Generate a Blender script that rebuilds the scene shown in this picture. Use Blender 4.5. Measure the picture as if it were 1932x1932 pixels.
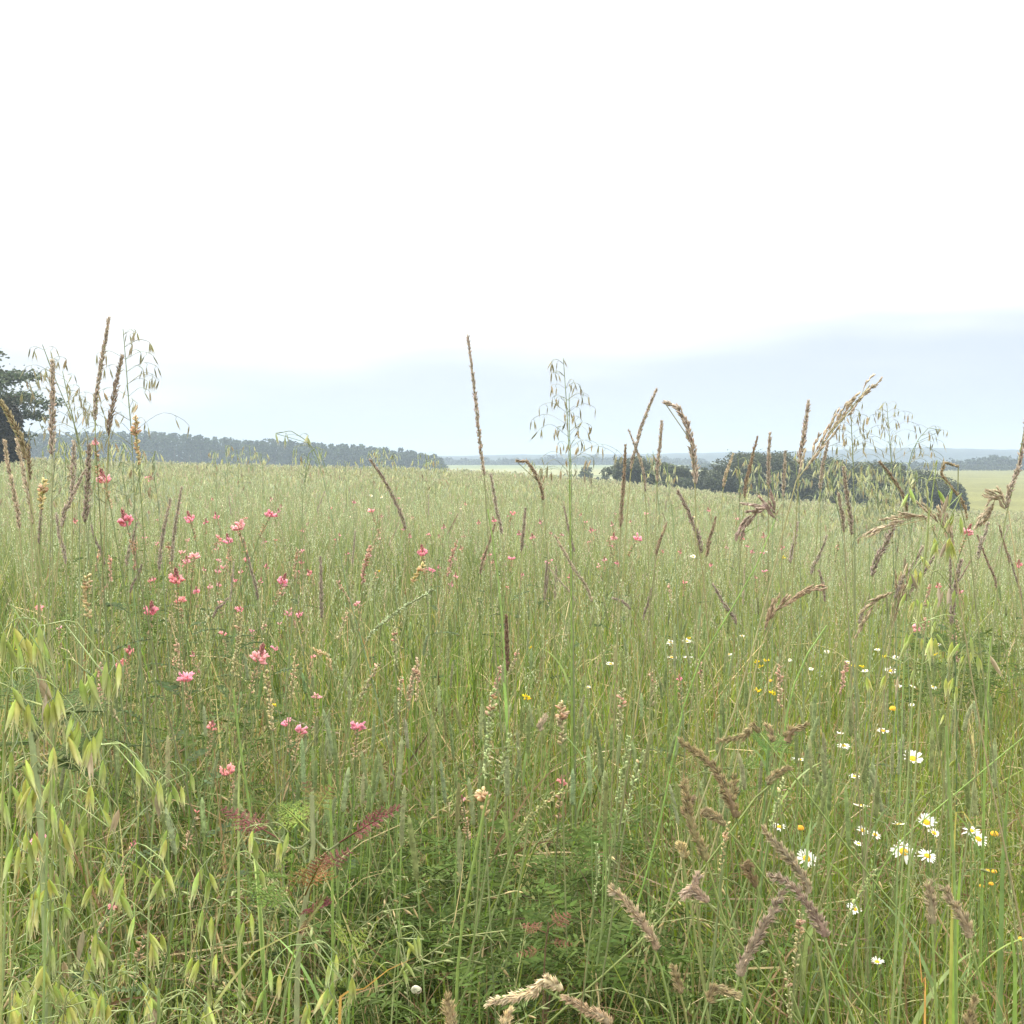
import bpy, math
import numpy as np
from mathutils import Vector

# ------------------------------------------------------------------ scene, camera, sky, sun
for _o in list(bpy.data.objects):
    bpy.data.objects.remove(_o)
SC = bpy.context.scene
COL = SC.collection
R = math.radians
rng = np.random.default_rng(11)

PXW = 966.0              # half the width of the pixel frame used for the survey below
T = 0.4286               # tangent of half the field of view
HY = 868.0               # pixel row of eye level
CAMZ = 1.1
PITCH = math.atan((PXW - HY) / PXW * T)
PX = T / PXW             # tangent of one survey pixel

cam_d = bpy.data.cameras.new('camera')
cam = bpy.data.objects.new('camera', cam_d)
COL.objects.link(cam)
cam.location = (0, 0, CAMZ)
cam.rotation_euler = (math.pi / 2 - PITCH, 0, 0)
cam_d.sensor_width = 24.0
cam_d.lens = 12.0 / T
cam_d.clip_start = 0.05
cam_d.clip_end = 9000
SC.camera = cam

SUN_EL, SUN_AZ = R(52), R(-38)       # high, ahead of the camera and to the left, behind thin cloud
wd = bpy.data.worlds.new("World")
SC.world = wd
wd.use_nodes = True
nt = wd.node_tree
nt.nodes.clear()
N = nt.nodes.new
L = nt.links.new


def mth(nt_, op, a, b=None, clamp=False):
    n = nt_.nodes.new('ShaderNodeMath')
    n.operation = op
    n.use_clamp = clamp
    for i, v in enumerate((a, b)):
        if v is None:
            continue
        if isinstance(v, (int, float)):
            n.inputs[i].default_value = v
        else:
            nt_.links.new(v, n.inputs[i])
    return n.outputs[0]


sky = N('ShaderNodeTexSky')
sky.sky_type = 'NISHITA'
sky.sun_disc = False
sky.sun_elevation = SUN_EL
sky.sun_rotation = SUN_AZ
sky.air_density = 1.0
sky.dust_density = 2.5
sky.ozone_density = 1.5
bg_sky = N('ShaderNodeBackground')
L(sky.outputs[0], bg_sky.inputs[0])
bg_sky.inputs[1].default_value = 0.06
bg_cl = N('ShaderNodeBackground')
bg_cl.inputs[0].default_value = (1.0, 0.965, 0.875, 1)
bg_low = N('ShaderNodeBackground')
bg_low.inputs[0].default_value = (0.74, 0.80, 0.97, 1)
bg_low.inputs[1].default_value = 0.232
tc = N('ShaderNodeTexCoord')
sep = N('ShaderNodeSeparateXYZ')
L(tc.outputs['Generated'], sep.inputs[0])
mp = N('ShaderNodeMapping')
mp.inputs['Scale'].default_value = (1.6, 1.6, 9.0)
L(tc.outputs['Generated'], mp.inputs[0])
nz = N('ShaderNodeTexNoise')
nz.inputs['Scale'].default_value = 1.7
nz.inputs['Detail'].default_value = 3.0
nz.inputs['Roughness'].default_value = 0.45
L(mp.outputs[0], nz.inputs['Vector'])
elev = sep.outputs[2]
# the cloud deck: closes above about eight degrees, ragged and banded towards the horizon
wob = mth(nt, 'MULTIPLY', mth(nt, 'SUBTRACT', nz.outputs['Fac'], 0.5), 0.20)
left = mth(nt, 'MULTIPLY', sep.outputs[0], -0.025)
e2 = mth(nt, 'ADD', mth(nt, 'ADD', elev, wob), left)
mr = N('ShaderNodeMapRange')
mr.interpolation_type = 'SMOOTHSTEP'
mr.inputs[1].default_value = 0.055
mr.inputs[2].default_value = 0.190
L(e2, mr.inputs[0])
mr2 = N('ShaderNodeMapRange')
mr2.inputs[1].default_value = 0.1
mr2.inputs[2].default_value = 0.75
mr2.inputs[3].default_value = 0.46
mr2.inputs[4].default_value = 1.05
L(elev, mr2.inputs[0])
L(mr2.outputs[0], bg_cl.inputs[1])
add = N('ShaderNodeMixShader')
add.inputs[0].default_value = 0.85
L(bg_sky.outputs[0], add.inputs[1])
L(bg_low.outputs[0], add.inputs[2])
mix = N('ShaderNodeMixShader')
L(mr.outputs[0], mix.inputs[0])
L(add.outputs[0], mix.inputs[1])
L(bg_cl.outputs[0], mix.inputs[2])
wo = N('ShaderNodeOutputWorld')
L(mix.outputs[0], wo.inputs[0])

sun_d = bpy.data.lights.new('sun', 'SUN')
sun_d.energy = 1.5
sun_d.angle = R(10)
sun_d.color = (1.0, 0.955, 0.87)
sun = bpy.data.objects.new('sun', sun_d)
COL.objects.link(sun)
sdir = Vector((math.sin(SUN_AZ) * math.cos(SUN_EL), math.cos(SUN_AZ) * math.cos(SUN_EL), math.sin(SUN_EL)))
sun.rotation_euler = sdir.to_track_quat('Z', 'Y').to_euler()
sun.location = (0, 0, 60)

SC.view_settings.view_transform = 'Standard'
SC.view_settings.look = 'None'
SC.view_settings.exposure = 2.0
SC.view_settings.gamma = 1.0
SC.render.engine = 'CYCLES'
SC.cycles.max_bounces = 8
SC.cycles.diffuse_bounces = 5
SC.cycles.transmission_bounces = 5
SC.cycles.volume_bounces = 1


# ------------------------------------------------------------------ mesh tools
class Geo:
    """Quads collected in numpy blocks and linked as ONE mesh object."""

    def __init__(s):
        s.v, s.f, s.c, s.n = [], [], [], 0

    def add(s, V, F, C):
        s.v.append(V.reshape(-1, 3))
        s.c.append(C.reshape(-1, 3))
        s.f.append(F.reshape(-1, 4) + s.n)
        s.n += V.reshape(-1, 3).shape[0]

    def mesh(s, name, mat):
        V = np.concatenate(s.v).astype(np.float32)
        F = np.concatenate(s.f).astype(np.int32)
        C = np.concatenate(s.c).astype(np.float32)
        me = bpy.data.meshes.new(name)
        me.vertices.add(len(V))
        me.vertices.foreach_set('co', V.ravel())
        me.loops.add(F.size)
        me.loops.foreach_set('vertex_index', F.ravel())
        me.polygons.add(len(F))
        me.polygons.foreach_set('loop_start', np.arange(0, F.size, 4, dtype=np.int32))
        me.polygons.foreach_set('use_smooth', np.ones(len(F), dtype=bool))
        at = me.color_attributes.new('Col', 'FLOAT_COLOR', 'POINT')
        at.data.foreach_set('color', np.concatenate([C, np.ones((len(C), 1), np.float32)], 1).ravel())
        me.update(calc_edges=True)
        me.materials.append(mat)
        return me

    def build(s, name, mat, parent=None, loc=None):
        o = bpy.data.objects.new(name, s.mesh(name, mat))
        COL.objects.link(o)
        if parent is not None:
            o.parent = parent
        if loc is not None:
            o.location = loc
        return o


def tag(o, label=None, cat=None, group=None, kind=None):
    if label: o['label'] = label
    if cat: o['category'] = cat
    if group: o['group'] = group
    if kind: o['kind'] = kind
    return o


def thing(name, label, cat, loc, group=None):
    o = bpy.data.objects.new(name, None)
    o.empty_display_size = 0.05
    COL.objects.link(o)
    o.location = [float(a) for a in loc]
    return tag(o, label, cat, group, 'thing')


def nrm(a):
    return a / np.maximum(np.linalg.norm(a, axis=-1, keepdims=True), 1e-9)


def jit(c, n, s=0.12, hs=0.05):
    """n colours around c."""
    c = np.asarray(c, float)
    return np.clip(c * (1 + rng.normal(0, s, (n, 1))) * (1 + rng.normal(0, hs, (n, 3))), 0.004, 0.95)


def ribbons(g, P, W, S, C):
    """P (n,k,3) centre lines, W (n,k) half widths, S (n,3) or (n,k,3) sides, C (n,3) or (n,k,3)."""
    n, k = P.shape[:2]
    if S.ndim == 2: S = np.repeat(S[:, None], k, 1)
    if C.ndim == 2: C = np.repeat(C[:, None], k, 1)
    V = np.stack([P - S * W[..., None], P + S * W[..., None]], 2)
    i = np.arange(n)[:, None] * (2 * k) + np.arange(k - 1)[None] * 2
    F = np.stack([i, i + 1, i + 3, i + 2], -1)
    g.add(V, F, np.repeat(C[:, :, None], 2, 2))


def tubes(g, P, Rr, C, sides=4, flat=None):
    """Round (or, with flat, elliptic) tubes along P (n,k,3), radii Rr (n,k)."""
    n, k = P.shape[:2]
    if C.ndim == 2: C = np.repeat(C[:, None], k, 1)
    Tn = nrm(np.gradient(P, axis=1))
    ref = np.array([0.83, 0.31, 0.12])
    A = nrm(np.cross(Tn, ref))
    B = np.cross(Tn, A)
    if flat is not None:
        fa, psi = flat
        A, B = A * np.cos(psi)[:, None, None] + B * np.sin(psi)[:, None, None], -A * np.sin(psi)[:, None, None] + B * np.cos(psi)[:, None, None]
        B = B * fa
    a = np.arange(sides) * 2 * math.pi / sides
    V = P[:, :, None] + Rr[..., None, None] * (A[:, :, None] * np.cos(a)[None, None, :, None] + B[:, :, None] * np.sin(a)[None, None, :, None])
    base = np.arange(n)[:, None, None] * (k * sides) + np.arange(k - 1)[None, :, None] * sides
    j = np.arange(sides)[None, None]
    j2 = (j + 1) % sides
    F = np.stack(np.broadcast_arrays(base + j, base + j2, base + sides + j2, base + sides + j), -1)
    g.add(V, F, np.repeat(C[:, :, None], sides, 2))


SPIN_T = np.array([0.0, 0.18, 0.5, 0.8, 1.0])
SPIN_R = np.array([0.15, 0.8, 1.0, 0.55, 0.04])


def spindles(g, base, axis, Ln, Wd, C, sides=5, flat=None, prof=None, tt=None, ctip=None):
    """Seed-like bodies from base along axis, length Ln, greatest radius Wd."""
    tt = SPIN_T if tt is None else np.asarray(tt)
    prof = SPIN_R if prof is None else np.asarray(prof)
    n = len(base)
    Ln = np.broadcast_to(np.asarray(Ln, float), (n,))
    Wd = np.broadcast_to(np.asarray(Wd, float), (n,))
    P = base[:, None] + nrm(axis)[:, None] * (Ln[:, None] * tt[None])[..., None]
    if C.ndim == 2 and ctip is not None:
        C = C[:, None] * (1 - tt[None, :, None] ** 2) + np.asarray(ctip)[None, None] * tt[None, :, None] ** 2
    if flat is not None:
        flat = (flat, rng.uniform(0, math.pi, n))
    tubes(g, P, Wd[:, None] * prof[None], C, sides, flat)


def lines(root, Ln, th0, th1, phi, k, droop=1.5):
    """Curved stalks: angle from the vertical grows from th0 by th1 along the length, heading phi."""
    t = (np.arange(k - 1) + 0.5) / (k - 1)
    th = th0[:, None] + th1[:, None] * t[None] ** droop
    st = Ln[:, None] / (k - 1)
    dx = np.cumsum(np.sin(th) * st, 1)
    dz = np.cumsum(np.cos(th) * st, 1)
    P = np.repeat(root[:, None], k, 1).astype(float)
    P[:, 1:, 0] += dx * np.cos(phi)[:, None]
    P[:, 1:, 1] += dx * np.sin(phi)[:, None]
    P[:, 1:, 2] += dz
    return P


def resample(pts, n):
    pts = np.asarray(pts, float)
    d = np.r_[0, np.cumsum(np.linalg.norm(np.diff(pts, axis=0), axis=1))]
    q = np.linspace(0, d[-1], n)
    return np.stack([np.interp(q, d, pts[:, i]) for i in range(3)], 1)


def catmull(pts, n):
    p = np.asarray(pts, float)
    if len(p) < 3:
        return resample(p, n)
    e = np.vstack([2 * p[0] - p[1], p, 2 * p[-1] - p[-2]])
    out = []
    for i in range(1, len(e) - 2):
        a, b, c, d = e[i - 1], e[i], e[i + 1], e[i + 2]
        t = np.linspace(0, 1, 14, endpoint=False)[:, None]
        out.append(0.5 * (2 * b + (c - a) * t + (2 * a - 5 * b + 4 * c - d) * t ** 2 + (3 * b - a - 3 * c + d) * t ** 3))
    out.append(e[-2][None])
    return resample(np.vstack(out), n)


# ------------------------------------------------------------------ materials
def plant_mat(name, trans=0.3, rough=0.55, spec=0.25, var=0.25, scale=60.0):
    m = bpy.data.materials.new(name)
    m.use_nodes = True
    t = m.node_tree
    t.nodes.clear()
    at = t.nodes.new('ShaderNodeAttribute')
    at.attribute_name = 'Col'
    n = t.nodes.new('ShaderNodeTexNoise')
    n.inputs['Scale'].default_value = scale
    n.inputs['Detail'].default_value = 2
    ge = t.nodes.new('ShaderNodeNewGeometry')
    t.links.new(ge.outputs['Position'], n.inputs['Vector'])
    r = t.nodes.new('ShaderNodeMapRange')
    r.inputs[1].default_value, r.inputs[2].default_value = 0.3, 0.7
    r.inputs[3].default_value, r.inputs[4].default_value = 1 - var, 1 + var
    t.links.new(n.outputs['Fac'], r.inputs[0])
    vm = t.nodes.new('ShaderNodeVectorMath')
    vm.operation = 'SCALE'
    t.links.new(at.outputs['Color'], vm.inputs[0])
    t.links.new(r.outputs[0], vm.inputs['Scale'])
    p = t.nodes.new('ShaderNodeBsdfPrincipled')
    p.inputs['Roughness'].default_value = rough
    p.inputs['Specular IOR Level'].default_value = spec
    t.links.new(vm.outputs[0], p.inputs['Base Color'])
    o = t.nodes.new('ShaderNodeOutputMaterial')
    if trans > 0:
        tr = t.nodes.new('ShaderNodeBsdfTranslucent')
        t.links.new(vm.outputs[0], tr.inputs['Color'])
        mx = t.nodes.new('ShaderNodeMixShader')
        mx.inputs[0].default_value = trans
        t.links.new(p.outputs[0], mx.inputs[1])
        t.links.new(tr.outputs[0], mx.inputs[2])
        t.links.new(mx.outputs[0], o.inputs[0])
    else:
        t.links.new(p.outputs[0], o.inputs[0])
    return m


M_GRASS = plant_mat('grass_blade', 0.42, 0.5, 0.3, 0.22, 45)
M_STEM = plant_mat('green_stem', 0.15, 0.5, 0.3, 0.2, 80)
M_SEED = plant_mat('seed_husk', 0.38, 0.65, 0.15, 0.3, 160)
M_OAT = plant_mat('oat_husk', 0.45, 0.5, 0.25, 0.15, 120)
M_PETAL = plant_mat('petal', 0.42, 0.6, 0.15, 0.12, 200)
M_DISC = plant_mat('flower_disc', 0.1, 0.8, 0.1, 0.4, 700)
M_LEAF = plant_mat('herb_leaf', 0.38, 0.7, 0.08, 0.22, 90)
M_TREE = plant_mat('tree_leaf', 0.25, 0.6, 0.2, 0.25, 0.9)
M_WOOD = plant_mat('far_tree_leaf', 0.12, 0.8, 0.1, 0.3, 0.25)
M_BARK = plant_mat('bark', 0.0, 0.9, 0.1, 0.35, 8)
M_SHELL = plant_mat('shell', 0.1, 0.35, 0.5, 0.2, 300)
M_STEEL = plant_mat('steel', 0.0, 0.5, 0.4, 0.05, 2)


def ground_mat():
    m = bpy.data.materials.new('field_ground')
    m.use_nodes = True
    t = m.node_tree
    p = t.nodes['Principled BSDF']
    p.inputs['Roughness'].default_value = 0.95
    p.inputs['Specular IOR Level'].default_value = 0.05
    at = t.nodes.new('ShaderNodeAttribute')
    at.attribute_name = 'Col'
    ge = t.nodes.new('ShaderNodeNewGeometry')
    facs = []
    for sc_, lo, hi in ((0.12, 0.82, 1.18), (2.3, 0.75, 1.25), (38, 0.6, 1.4)):
        n = t.nodes.new('ShaderNodeTexNoise')
        n.inputs['Scale'].default_value = sc_
        n.inputs['Detail'].default_value = 5
        t.links.new(ge.outputs['Position'], n.inputs['Vector'])
        r = t.nodes.new('ShaderNodeMapRange')
        r.inputs[1].default_value, r.inputs[2].default_value = 0.3, 0.7
        r.inputs[3].default_value, r.inputs[4].default_value = lo, hi
        t.links.new(n.outputs['Fac'], r.inputs[0])
        facs.append(r.outputs[0])
    f = mth(t, 'MULTIPLY', mth(t, 'MULTIPLY', facs[0], facs[1]), facs[2])
    vm = t.nodes.new('ShaderNodeVectorMath')
    vm.operation = 'SCALE'
    t.links.new(at.outputs['Color'], vm.inputs[0])
    t.links.new(f, vm.inputs['Scale'])
    t.links.new(vm.outputs[0], p.inputs['Base Color'])
    return m


M_GROUND = ground_mat()

# ------------------------------------------------------------------ the lie of the land
CREST = 90.0
SKYL_X = np.array([-400, 60, 400, 800, 950, 1145, 1300, 1500, 1800, 2300])
SKYL_Y = np.array([858, 863, 873, 881, 888, 903, 919, 940, 955, 972])


def smooth(a, b, x):
    t = np.clip((x - a) / (b - a), 0, 1)
    return t * t * (3 - 2 * t)


def ground(x, y):
    x = np.asarray(x, float)
    y = np.asarray(y, float)
    r = np.hypot(x, y)
    ang = np.arctan2(x, y)
    u = np.tan(np.clip(ang, -0.75, 0.75))
    sk = (np.interp(966 + u / PX, SKYL_X, SKYL_Y) - HY) * PX
    zc = CAMZ - sk * CREST - 0.60
    k = zc / CREST * smooth(-0.5, 0.4, np.cos(ang))
    z_in = k * np.minimum(r, CREST + 6)
    z_far = -2.7 + np.clip(r - 100, 0, 700) * 0.0040 + np.clip(r - 800, 0, 4000) * 0.003
    w = smooth(CREST + 2, CREST + 50, r)
    bump = 0.02 * np.sin(x * 1.7 + 0.6) * np.cos(y * 1.3) * smooth(1, 3, r)
    return z_in * (1 - w) + z_far * w + bump


def at(px, py, d):
    """World point seen at a survey pixel, d metres ahead."""
    x = (px - PXW) * PX
    yv = (PXW - py) * PX
    c, s = math.cos(PITCH), math.sin(PITCH)
    v = np.array([x, c + yv * s, -s + yv * c])
    return np.array([0, 0, CAMZ]) + v * (d / v[1])


def px_of(x, y):
    return 966 + x / np.maximum(y, 0.05) / PX


# ground: one sheet to the horizon, finer inside the view
azi = np.r_[np.linspace(-math.pi, -0.8, 30)[:-1], np.linspace(-0.8, 0.8, 220), np.linspace(0.8, math.pi, 30)[1:]]
rad = np.r_[0.02, np.geomspace(0.25, 60, 70), np.linspace(63, 150, 45), np.geomspace(156, 2500, 50)]
AA, RR = np.meshgrid(azi, rad)
GX, GY = np.sin(AA) * RR, np.cos(AA) * RR
GZ = ground(GX, GY)
gpx = 966 + np.tan(np.clip(AA, -0.75, 0.75)) / PX
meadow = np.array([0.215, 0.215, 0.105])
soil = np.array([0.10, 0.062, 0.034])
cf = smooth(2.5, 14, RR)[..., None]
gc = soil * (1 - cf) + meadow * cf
far_field = np.array([0.115, 0.118, 0.046])
pale_field = np.array([0.175, 0.18, 0.09])
cr = smooth(CREST + 5, CREST + 12, RR)[..., None]
mid = smooth(1500, 1380, gpx)[..., None]
gc = gc * (1 - cr) + cr * (far_field * (1 - mid) + pale_field * mid)
band = (smooth(236, 240, RR) * smooth(252, 248, RR) * smooth(1500, 1300, gpx))[..., None]
gc = gc * (1 - band) + band * np.array([0.07, 0.09, 0.04])
gfar = smooth(330, 420, RR)[..., None]
gc = gc * (1 - gfar) + gfar * np.array([0.11, 0.13, 0.06])
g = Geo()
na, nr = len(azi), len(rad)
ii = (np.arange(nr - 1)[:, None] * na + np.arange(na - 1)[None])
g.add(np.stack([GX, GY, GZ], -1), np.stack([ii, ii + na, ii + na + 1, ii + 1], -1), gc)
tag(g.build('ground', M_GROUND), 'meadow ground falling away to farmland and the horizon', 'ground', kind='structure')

# far hills: a long low ridge with a wooded, uneven top
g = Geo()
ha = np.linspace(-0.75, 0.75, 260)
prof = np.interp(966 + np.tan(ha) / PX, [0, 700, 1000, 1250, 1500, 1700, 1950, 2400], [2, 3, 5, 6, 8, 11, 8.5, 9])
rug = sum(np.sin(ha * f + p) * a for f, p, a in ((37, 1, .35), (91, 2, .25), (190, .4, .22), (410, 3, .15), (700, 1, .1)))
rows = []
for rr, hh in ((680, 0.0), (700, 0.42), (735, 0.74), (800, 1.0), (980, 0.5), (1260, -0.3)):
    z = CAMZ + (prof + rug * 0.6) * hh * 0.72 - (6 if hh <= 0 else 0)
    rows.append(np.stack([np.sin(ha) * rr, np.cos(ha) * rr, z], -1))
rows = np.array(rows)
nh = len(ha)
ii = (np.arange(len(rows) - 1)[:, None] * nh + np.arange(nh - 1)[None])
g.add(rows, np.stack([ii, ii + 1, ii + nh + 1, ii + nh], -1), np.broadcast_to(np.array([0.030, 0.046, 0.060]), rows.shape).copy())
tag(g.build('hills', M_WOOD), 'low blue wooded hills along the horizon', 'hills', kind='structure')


# the air: one even haze from below the ground to just above the highest thing
hm = bpy.data.materials.new('haze_air')
hm.use_nodes = True
t_ = hm.node_tree
t_.nodes.clear()
pv = t_.nodes.new('ShaderNodeVolumePrincipled')
pv.inputs['Color'].default_value = (0.41, 0.50, 0.645, 1)
pv.inputs['Density'].default_value = 0.0012
mo = t_.nodes.new('ShaderNodeOutputMaterial')
t_.links.new(pv.outputs[0], mo.inputs['Volume'])
hb = np.array([[-2600, -2600, -9], [2600, -2600, -9], [2600, 2600, -9], [-2600, 2600, -9], [-2600, -2600, 32], [2600, -2600, 32], [2600, 2600, 32], [-2600, 2600, 32]], float)
g = Geo()
g.add(hb, np.array([[0, 3, 2, 1], [4, 5, 6, 7], [0, 1, 5, 4], [1, 2, 6, 5], [2, 3, 7, 6], [3, 0, 4, 7]]), np.ones((8, 3)))
hz = g.build('haze', hm)
for p_ in hz.data.polygons:
    p_.use_smooth = False
tag(hz, 'pale blue summer haze hanging over the meadow and fields', 'haze', kind='stuff')


# ------------------------------------------------------------------ trees, shrubs, far woods
def leaf_cards(g, cen, size, col, droop=0.3):
    """Leaf clumps as small bent leaf-shaped faces at random attitudes."""
    n = len(cen)
    a = nrm(rng.normal(0, 1, (n, 3)) * np.array([1, 1, 0.6]) - np.array([0, 0, droop]))
    s = nrm(np.cross(a, rng.normal(0, 1, (n, 3))))
    b = np.cross(a, s)
    t = np.array([-0.5, 0.0, 0.5])
    P = cen[:, None] + a[:, None] * (t[None] * size[:, None])[..., None] + b[:, None] * (np.array([0, .12, 0])[None] * size[:, None])[..., None]
    W = size[:, None] * np.array([0.10, 0.30, 0.06])[None]
    ribbons(g, P, W, s, col)


def crown_points(n, clumps):
    """Points near the surface of many overlapping clumps (cx,cy,cz,r)."""
    cl = clumps[rng.choice(len(clumps), n, p=clumps[:, 3] ** 2 / (clumps[:, 3] ** 2).sum())]
    d = nrm(rng.normal(0, 1, (n, 3)))
    rr = cl[:, 3] * rng.uniform(0.45, 1.0, n) ** 0.5 * (1 + rng.normal(0, 0.09, n))
    return cl[:, :3] + d * rr[:, None] * np.array([1, 1, 0.86])


def shrub(name, label, cat, x, y, w, h, n, col, group, depth=None, trunk=True, size=0.2):
    z0 = float(ground(x, y))
    root = thing(name, label, cat, (x, y, z0), group)
    dp = depth or w * 0.6
    k = 60
    a = rng.uniform(0, 2 * math.pi, k)
    q = np.sqrt(rng.uniform(0, 1, k))
    hh = rng.uniform(0.08, 1, k)
    taper = np.sqrt(np.clip(1 - (hh * 0.93) ** 2.4, 0, 1))
    cr_ = rng.uniform(0.12, 0.26, k) * min(w, h)
    cl = np.stack([np.cos(a) * q * (w / 2 - cr_ * 0.6) * taper, np.sin(a) * q * (dp / 2) * taper, hh * (h - cr_ * 0.9), cr_], 1)
    g = Geo()
    P = crown_points(n, cl)
    P = P[P[:, 2] > 0.02]
    c = jit(col, len(P), 0.25, 0.08)
    leaf_cards(g, P, rng.uniform(0.6, 1.3, len(P)) * size, c * .5 + c.mean(0) * .5)
    # sprays that break the outline
    m = 40
    e = cl[rng.integers(0, k, m)]
    dv = nrm(np.stack([rng.normal(0, 1, m), rng.normal(0, 0.6, m), rng.uniform(0.1, 1.2, m)], 1))
    for s_ in np.linspace(0.8, 1.35, 7):
        pp = e[:, :3] + dv * (e[:, 3] * s_)[:, None] + rng.normal(0, 0.06, (m, 3))
        leaf_cards(g, pp, rng.uniform(0.4, 0.8, m) * size, jit(col, m, 0.2, 0.08))
    g.build('foliage', M_TREE, root)
    if trunk:
        gb = Geo()
        for i in range(5):
            b = np.array([0, 0, -0.1])
            e = b + np.array([rng.uniform(-.2, .2) * w, rng.uniform(-.2, .2) * dp, h * rng.uniform(.5, .8)])
            pth = catmull([b, (b + e) / 2 + rng.normal(0, .08, 3) * h, e], 7)
            tubes(gb, pth[None], np.linspace(.09, .025, 7)[None] * h / 3.5, jit((0.09, 0.07, 0.05), 1), 6)
        gb.build('stem', M_BARK, root)
    return root


HEDGE = 'dark shrubs in the hedge line beyond the meadow'
DK = (0.072, 0.088, 0.054)
# px, width px, top px, distance, label
for px, wpx, top, d, lab in (
        (1196, 108, 862, 97, 'dark round shrub, the first of the hedge line, touching a gap of pale field'),
        (1262, 80, 874, 98, 'low dark shrub just before the gap in the hedge line'),
        (1345, 110, 882, 100, 'flat-topped dark shrub just past the gap in the hedge line'),
        (1432, 190, 853, 99, 'largest domed dark shrub of the hedge line, standing above the rest'),
        (1560, 160, 862, 98, 'dark shrub adjoining the tall dome, behind the leaning brown grass head'),
        (1660, 150, 872, 97, 'wide dark shrub of the hedge behind the curtain of hanging oats'),
        (1745, 110, 888, 95, 'lower dark shrub near the open end of the hedge, half behind oats'),
        (1794, 46, 910, 92, 'small dark end shrub of the hedge against the green field')):
    x = (px - PXW) * PX * d
    zt = CAMZ - (top - HY) * PX * d
    z0 = float(ground(x, d))
    shrub('shrub', lab, 'shrub', x, d, wpx * PX * d * 1.3, zt - z0 + 0.15, int(7000 + wpx * 90), DK, HEDGE, depth=4.5, size=0.17)

# the tree that leans in at the edge of the frame
tx, ty = (-92 - PXW) * PX * 56, 56.0
tz = float(ground(tx, ty))
tree = thing('tree', 'dark bushy tree spreading its low branches into the sky at the left edge', 'tree', (tx, ty, tz))
gt, gl = Geo(), Geo()
tops = (CAMZ - (650 - HY) * PX * 56) - tz
trunk_p = catmull([(0, 0, -0.2), (0.1, 0, 1.6), (-0.1, 0.1, 3.4), (0.05, 0, tops * 0.92)], 14)
tubes(gt, trunk_p[None], np.linspace(0.24, 0.03, 14)[None], jit((0.10, 0.08, 0.06), 1), 9)
gt.build('trunk', M_BARK, tree)
gb = Geo()
for i in range(64):
    f = 0.26 + 0.74 * i / 63
    b = trunk_p[min(13, int(f * 13))]
    a = i * 2.399 + rng.normal(0, .2)
    ln = (4.7 * (1 - f) ** 0.55 + 0.5) * rng.uniform(0.72, 1.1)
    rise = rng.uniform(-0.02, 0.3) + 0.75 * f ** 2
    e = b + np.array([math.cos(a) * ln, math.sin(a) * ln, ln * rise])
    e[2] = min(e[2], tops)
    mid_ = (b + e) / 2 + np.array([0, 0, 0.14 * ln])
    br = catmull([b, mid_, e], 16)
    tubes(gb, br[None, ::3], np.linspace(0.05, 0.012, 6)[None] * (0.5 + ln / 6), jit((0.09, 0.075, 0.055), 1), 5)
    for j in range(4, 16):
        m = 70
        sp = 0.26 + 0.22 * (1 - j / 15) + 0.05 * ln
        if j > 12: sp *= 0.55
        c = br[j] + rng.normal(0, 1, (m, 3)) * sp * np.array([1, 1, 0.42])
        leaf_cards(gl, c, rng.uniform(0.1, 0.22, m), jit((0.066, 0.086, 0.052), m, 0.18, 0.08), 0.2)
gb.build('limb', M_BARK, tree)
gl.build('crown', M_TREE, tree)
d = 54
sx = (4 - PXW) * PX * d
shrub('shrub', 'tall black-green bush under the edge tree, touching the left frame edge', 'shrub', sx, d,
      92 * PX * d, (CAMZ - (752 - HY) * PX * d) - float(ground(sx, d)), 9000, (0.026, 0.026, 0.018), None, depth=2.5, size=0.2)


def wood(name, label, spots, col, n_leaf, size):
    """A far wood that reads as one mass: crowns of leaf clumps on short trunks. spots: x, y, top z, width."""
    g = Geo()
    for (x, y, zt, w, conif) in spots:
        z0 = float(ground(x, y))
        h = zt - z0
        if conif:
            f = rng.uniform(0.03, 1, n_leaf)
            a = rng.uniform(0, 2 * math.pi, n_leaf)
            q = w * 0.5 * np.clip(1.15 - f, 0.04, 0.62) * rng.uniform(0.5, 1.1, n_leaf) * 1.6
            P = np.stack([x + np.cos(a) * q, y + np.sin(a) * q, z0 + f * h], 1)
        else:
            k = 9
            cl = np.stack([rng.normal(0, w * .22, k), rng.normal(0, w * .22, k), rng.uniform(.08, .86, k) * h, rng.uniform(.2, .36, k) * w], 1)
            cl[0] = (0, 0, h - 0.3 * w, 0.3 * w)
            P = crown_points(n_leaf, cl) + np.array([x, y, z0])
        leaf_cards(g, P, rng.uniform(0.6, 1.3, len(P)) * size, jit(col, len(P), 0.16, 0.05) * (1 + np.clip(rng.normal(0, .24), -.45, .5)))
        tr = np.array([[x, y, z0 - .2], [x, y, z0 + h * .4], [x, y, z0 + h * .7]])
        tubes(g, tr[None], np.array([[.2, .15, .08]]), jit((.08, .07, .05), 1), 5)
    return tag(g.build(name, M_WOOD), label, 'wood', kind='stuff')


def row(px0, px1, dist, tops, wid, step, conif=0.0, layers=1):
    out = []
    for L_ in range(layers):
        px = px0 + rng.uniform(0, step)
        while px < px1:
            d = dist + L_ * wid * 0.9 + rng.normal(0, wid * .3)
            x = (px - PXW) * PX * d
            tp = np.interp(px, tops[0], tops[1]) + rng.normal(0, 2.2) + (4 if L_ == 0 and layers > 1 else 0)
            out.append((x, d, CAMZ - (tp - HY) * PX * d, wid * rng.uniform(.75, 1.3), rng.random() < conif))
            px += step * rng.uniform(.55, 1.4)
    return out


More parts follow.
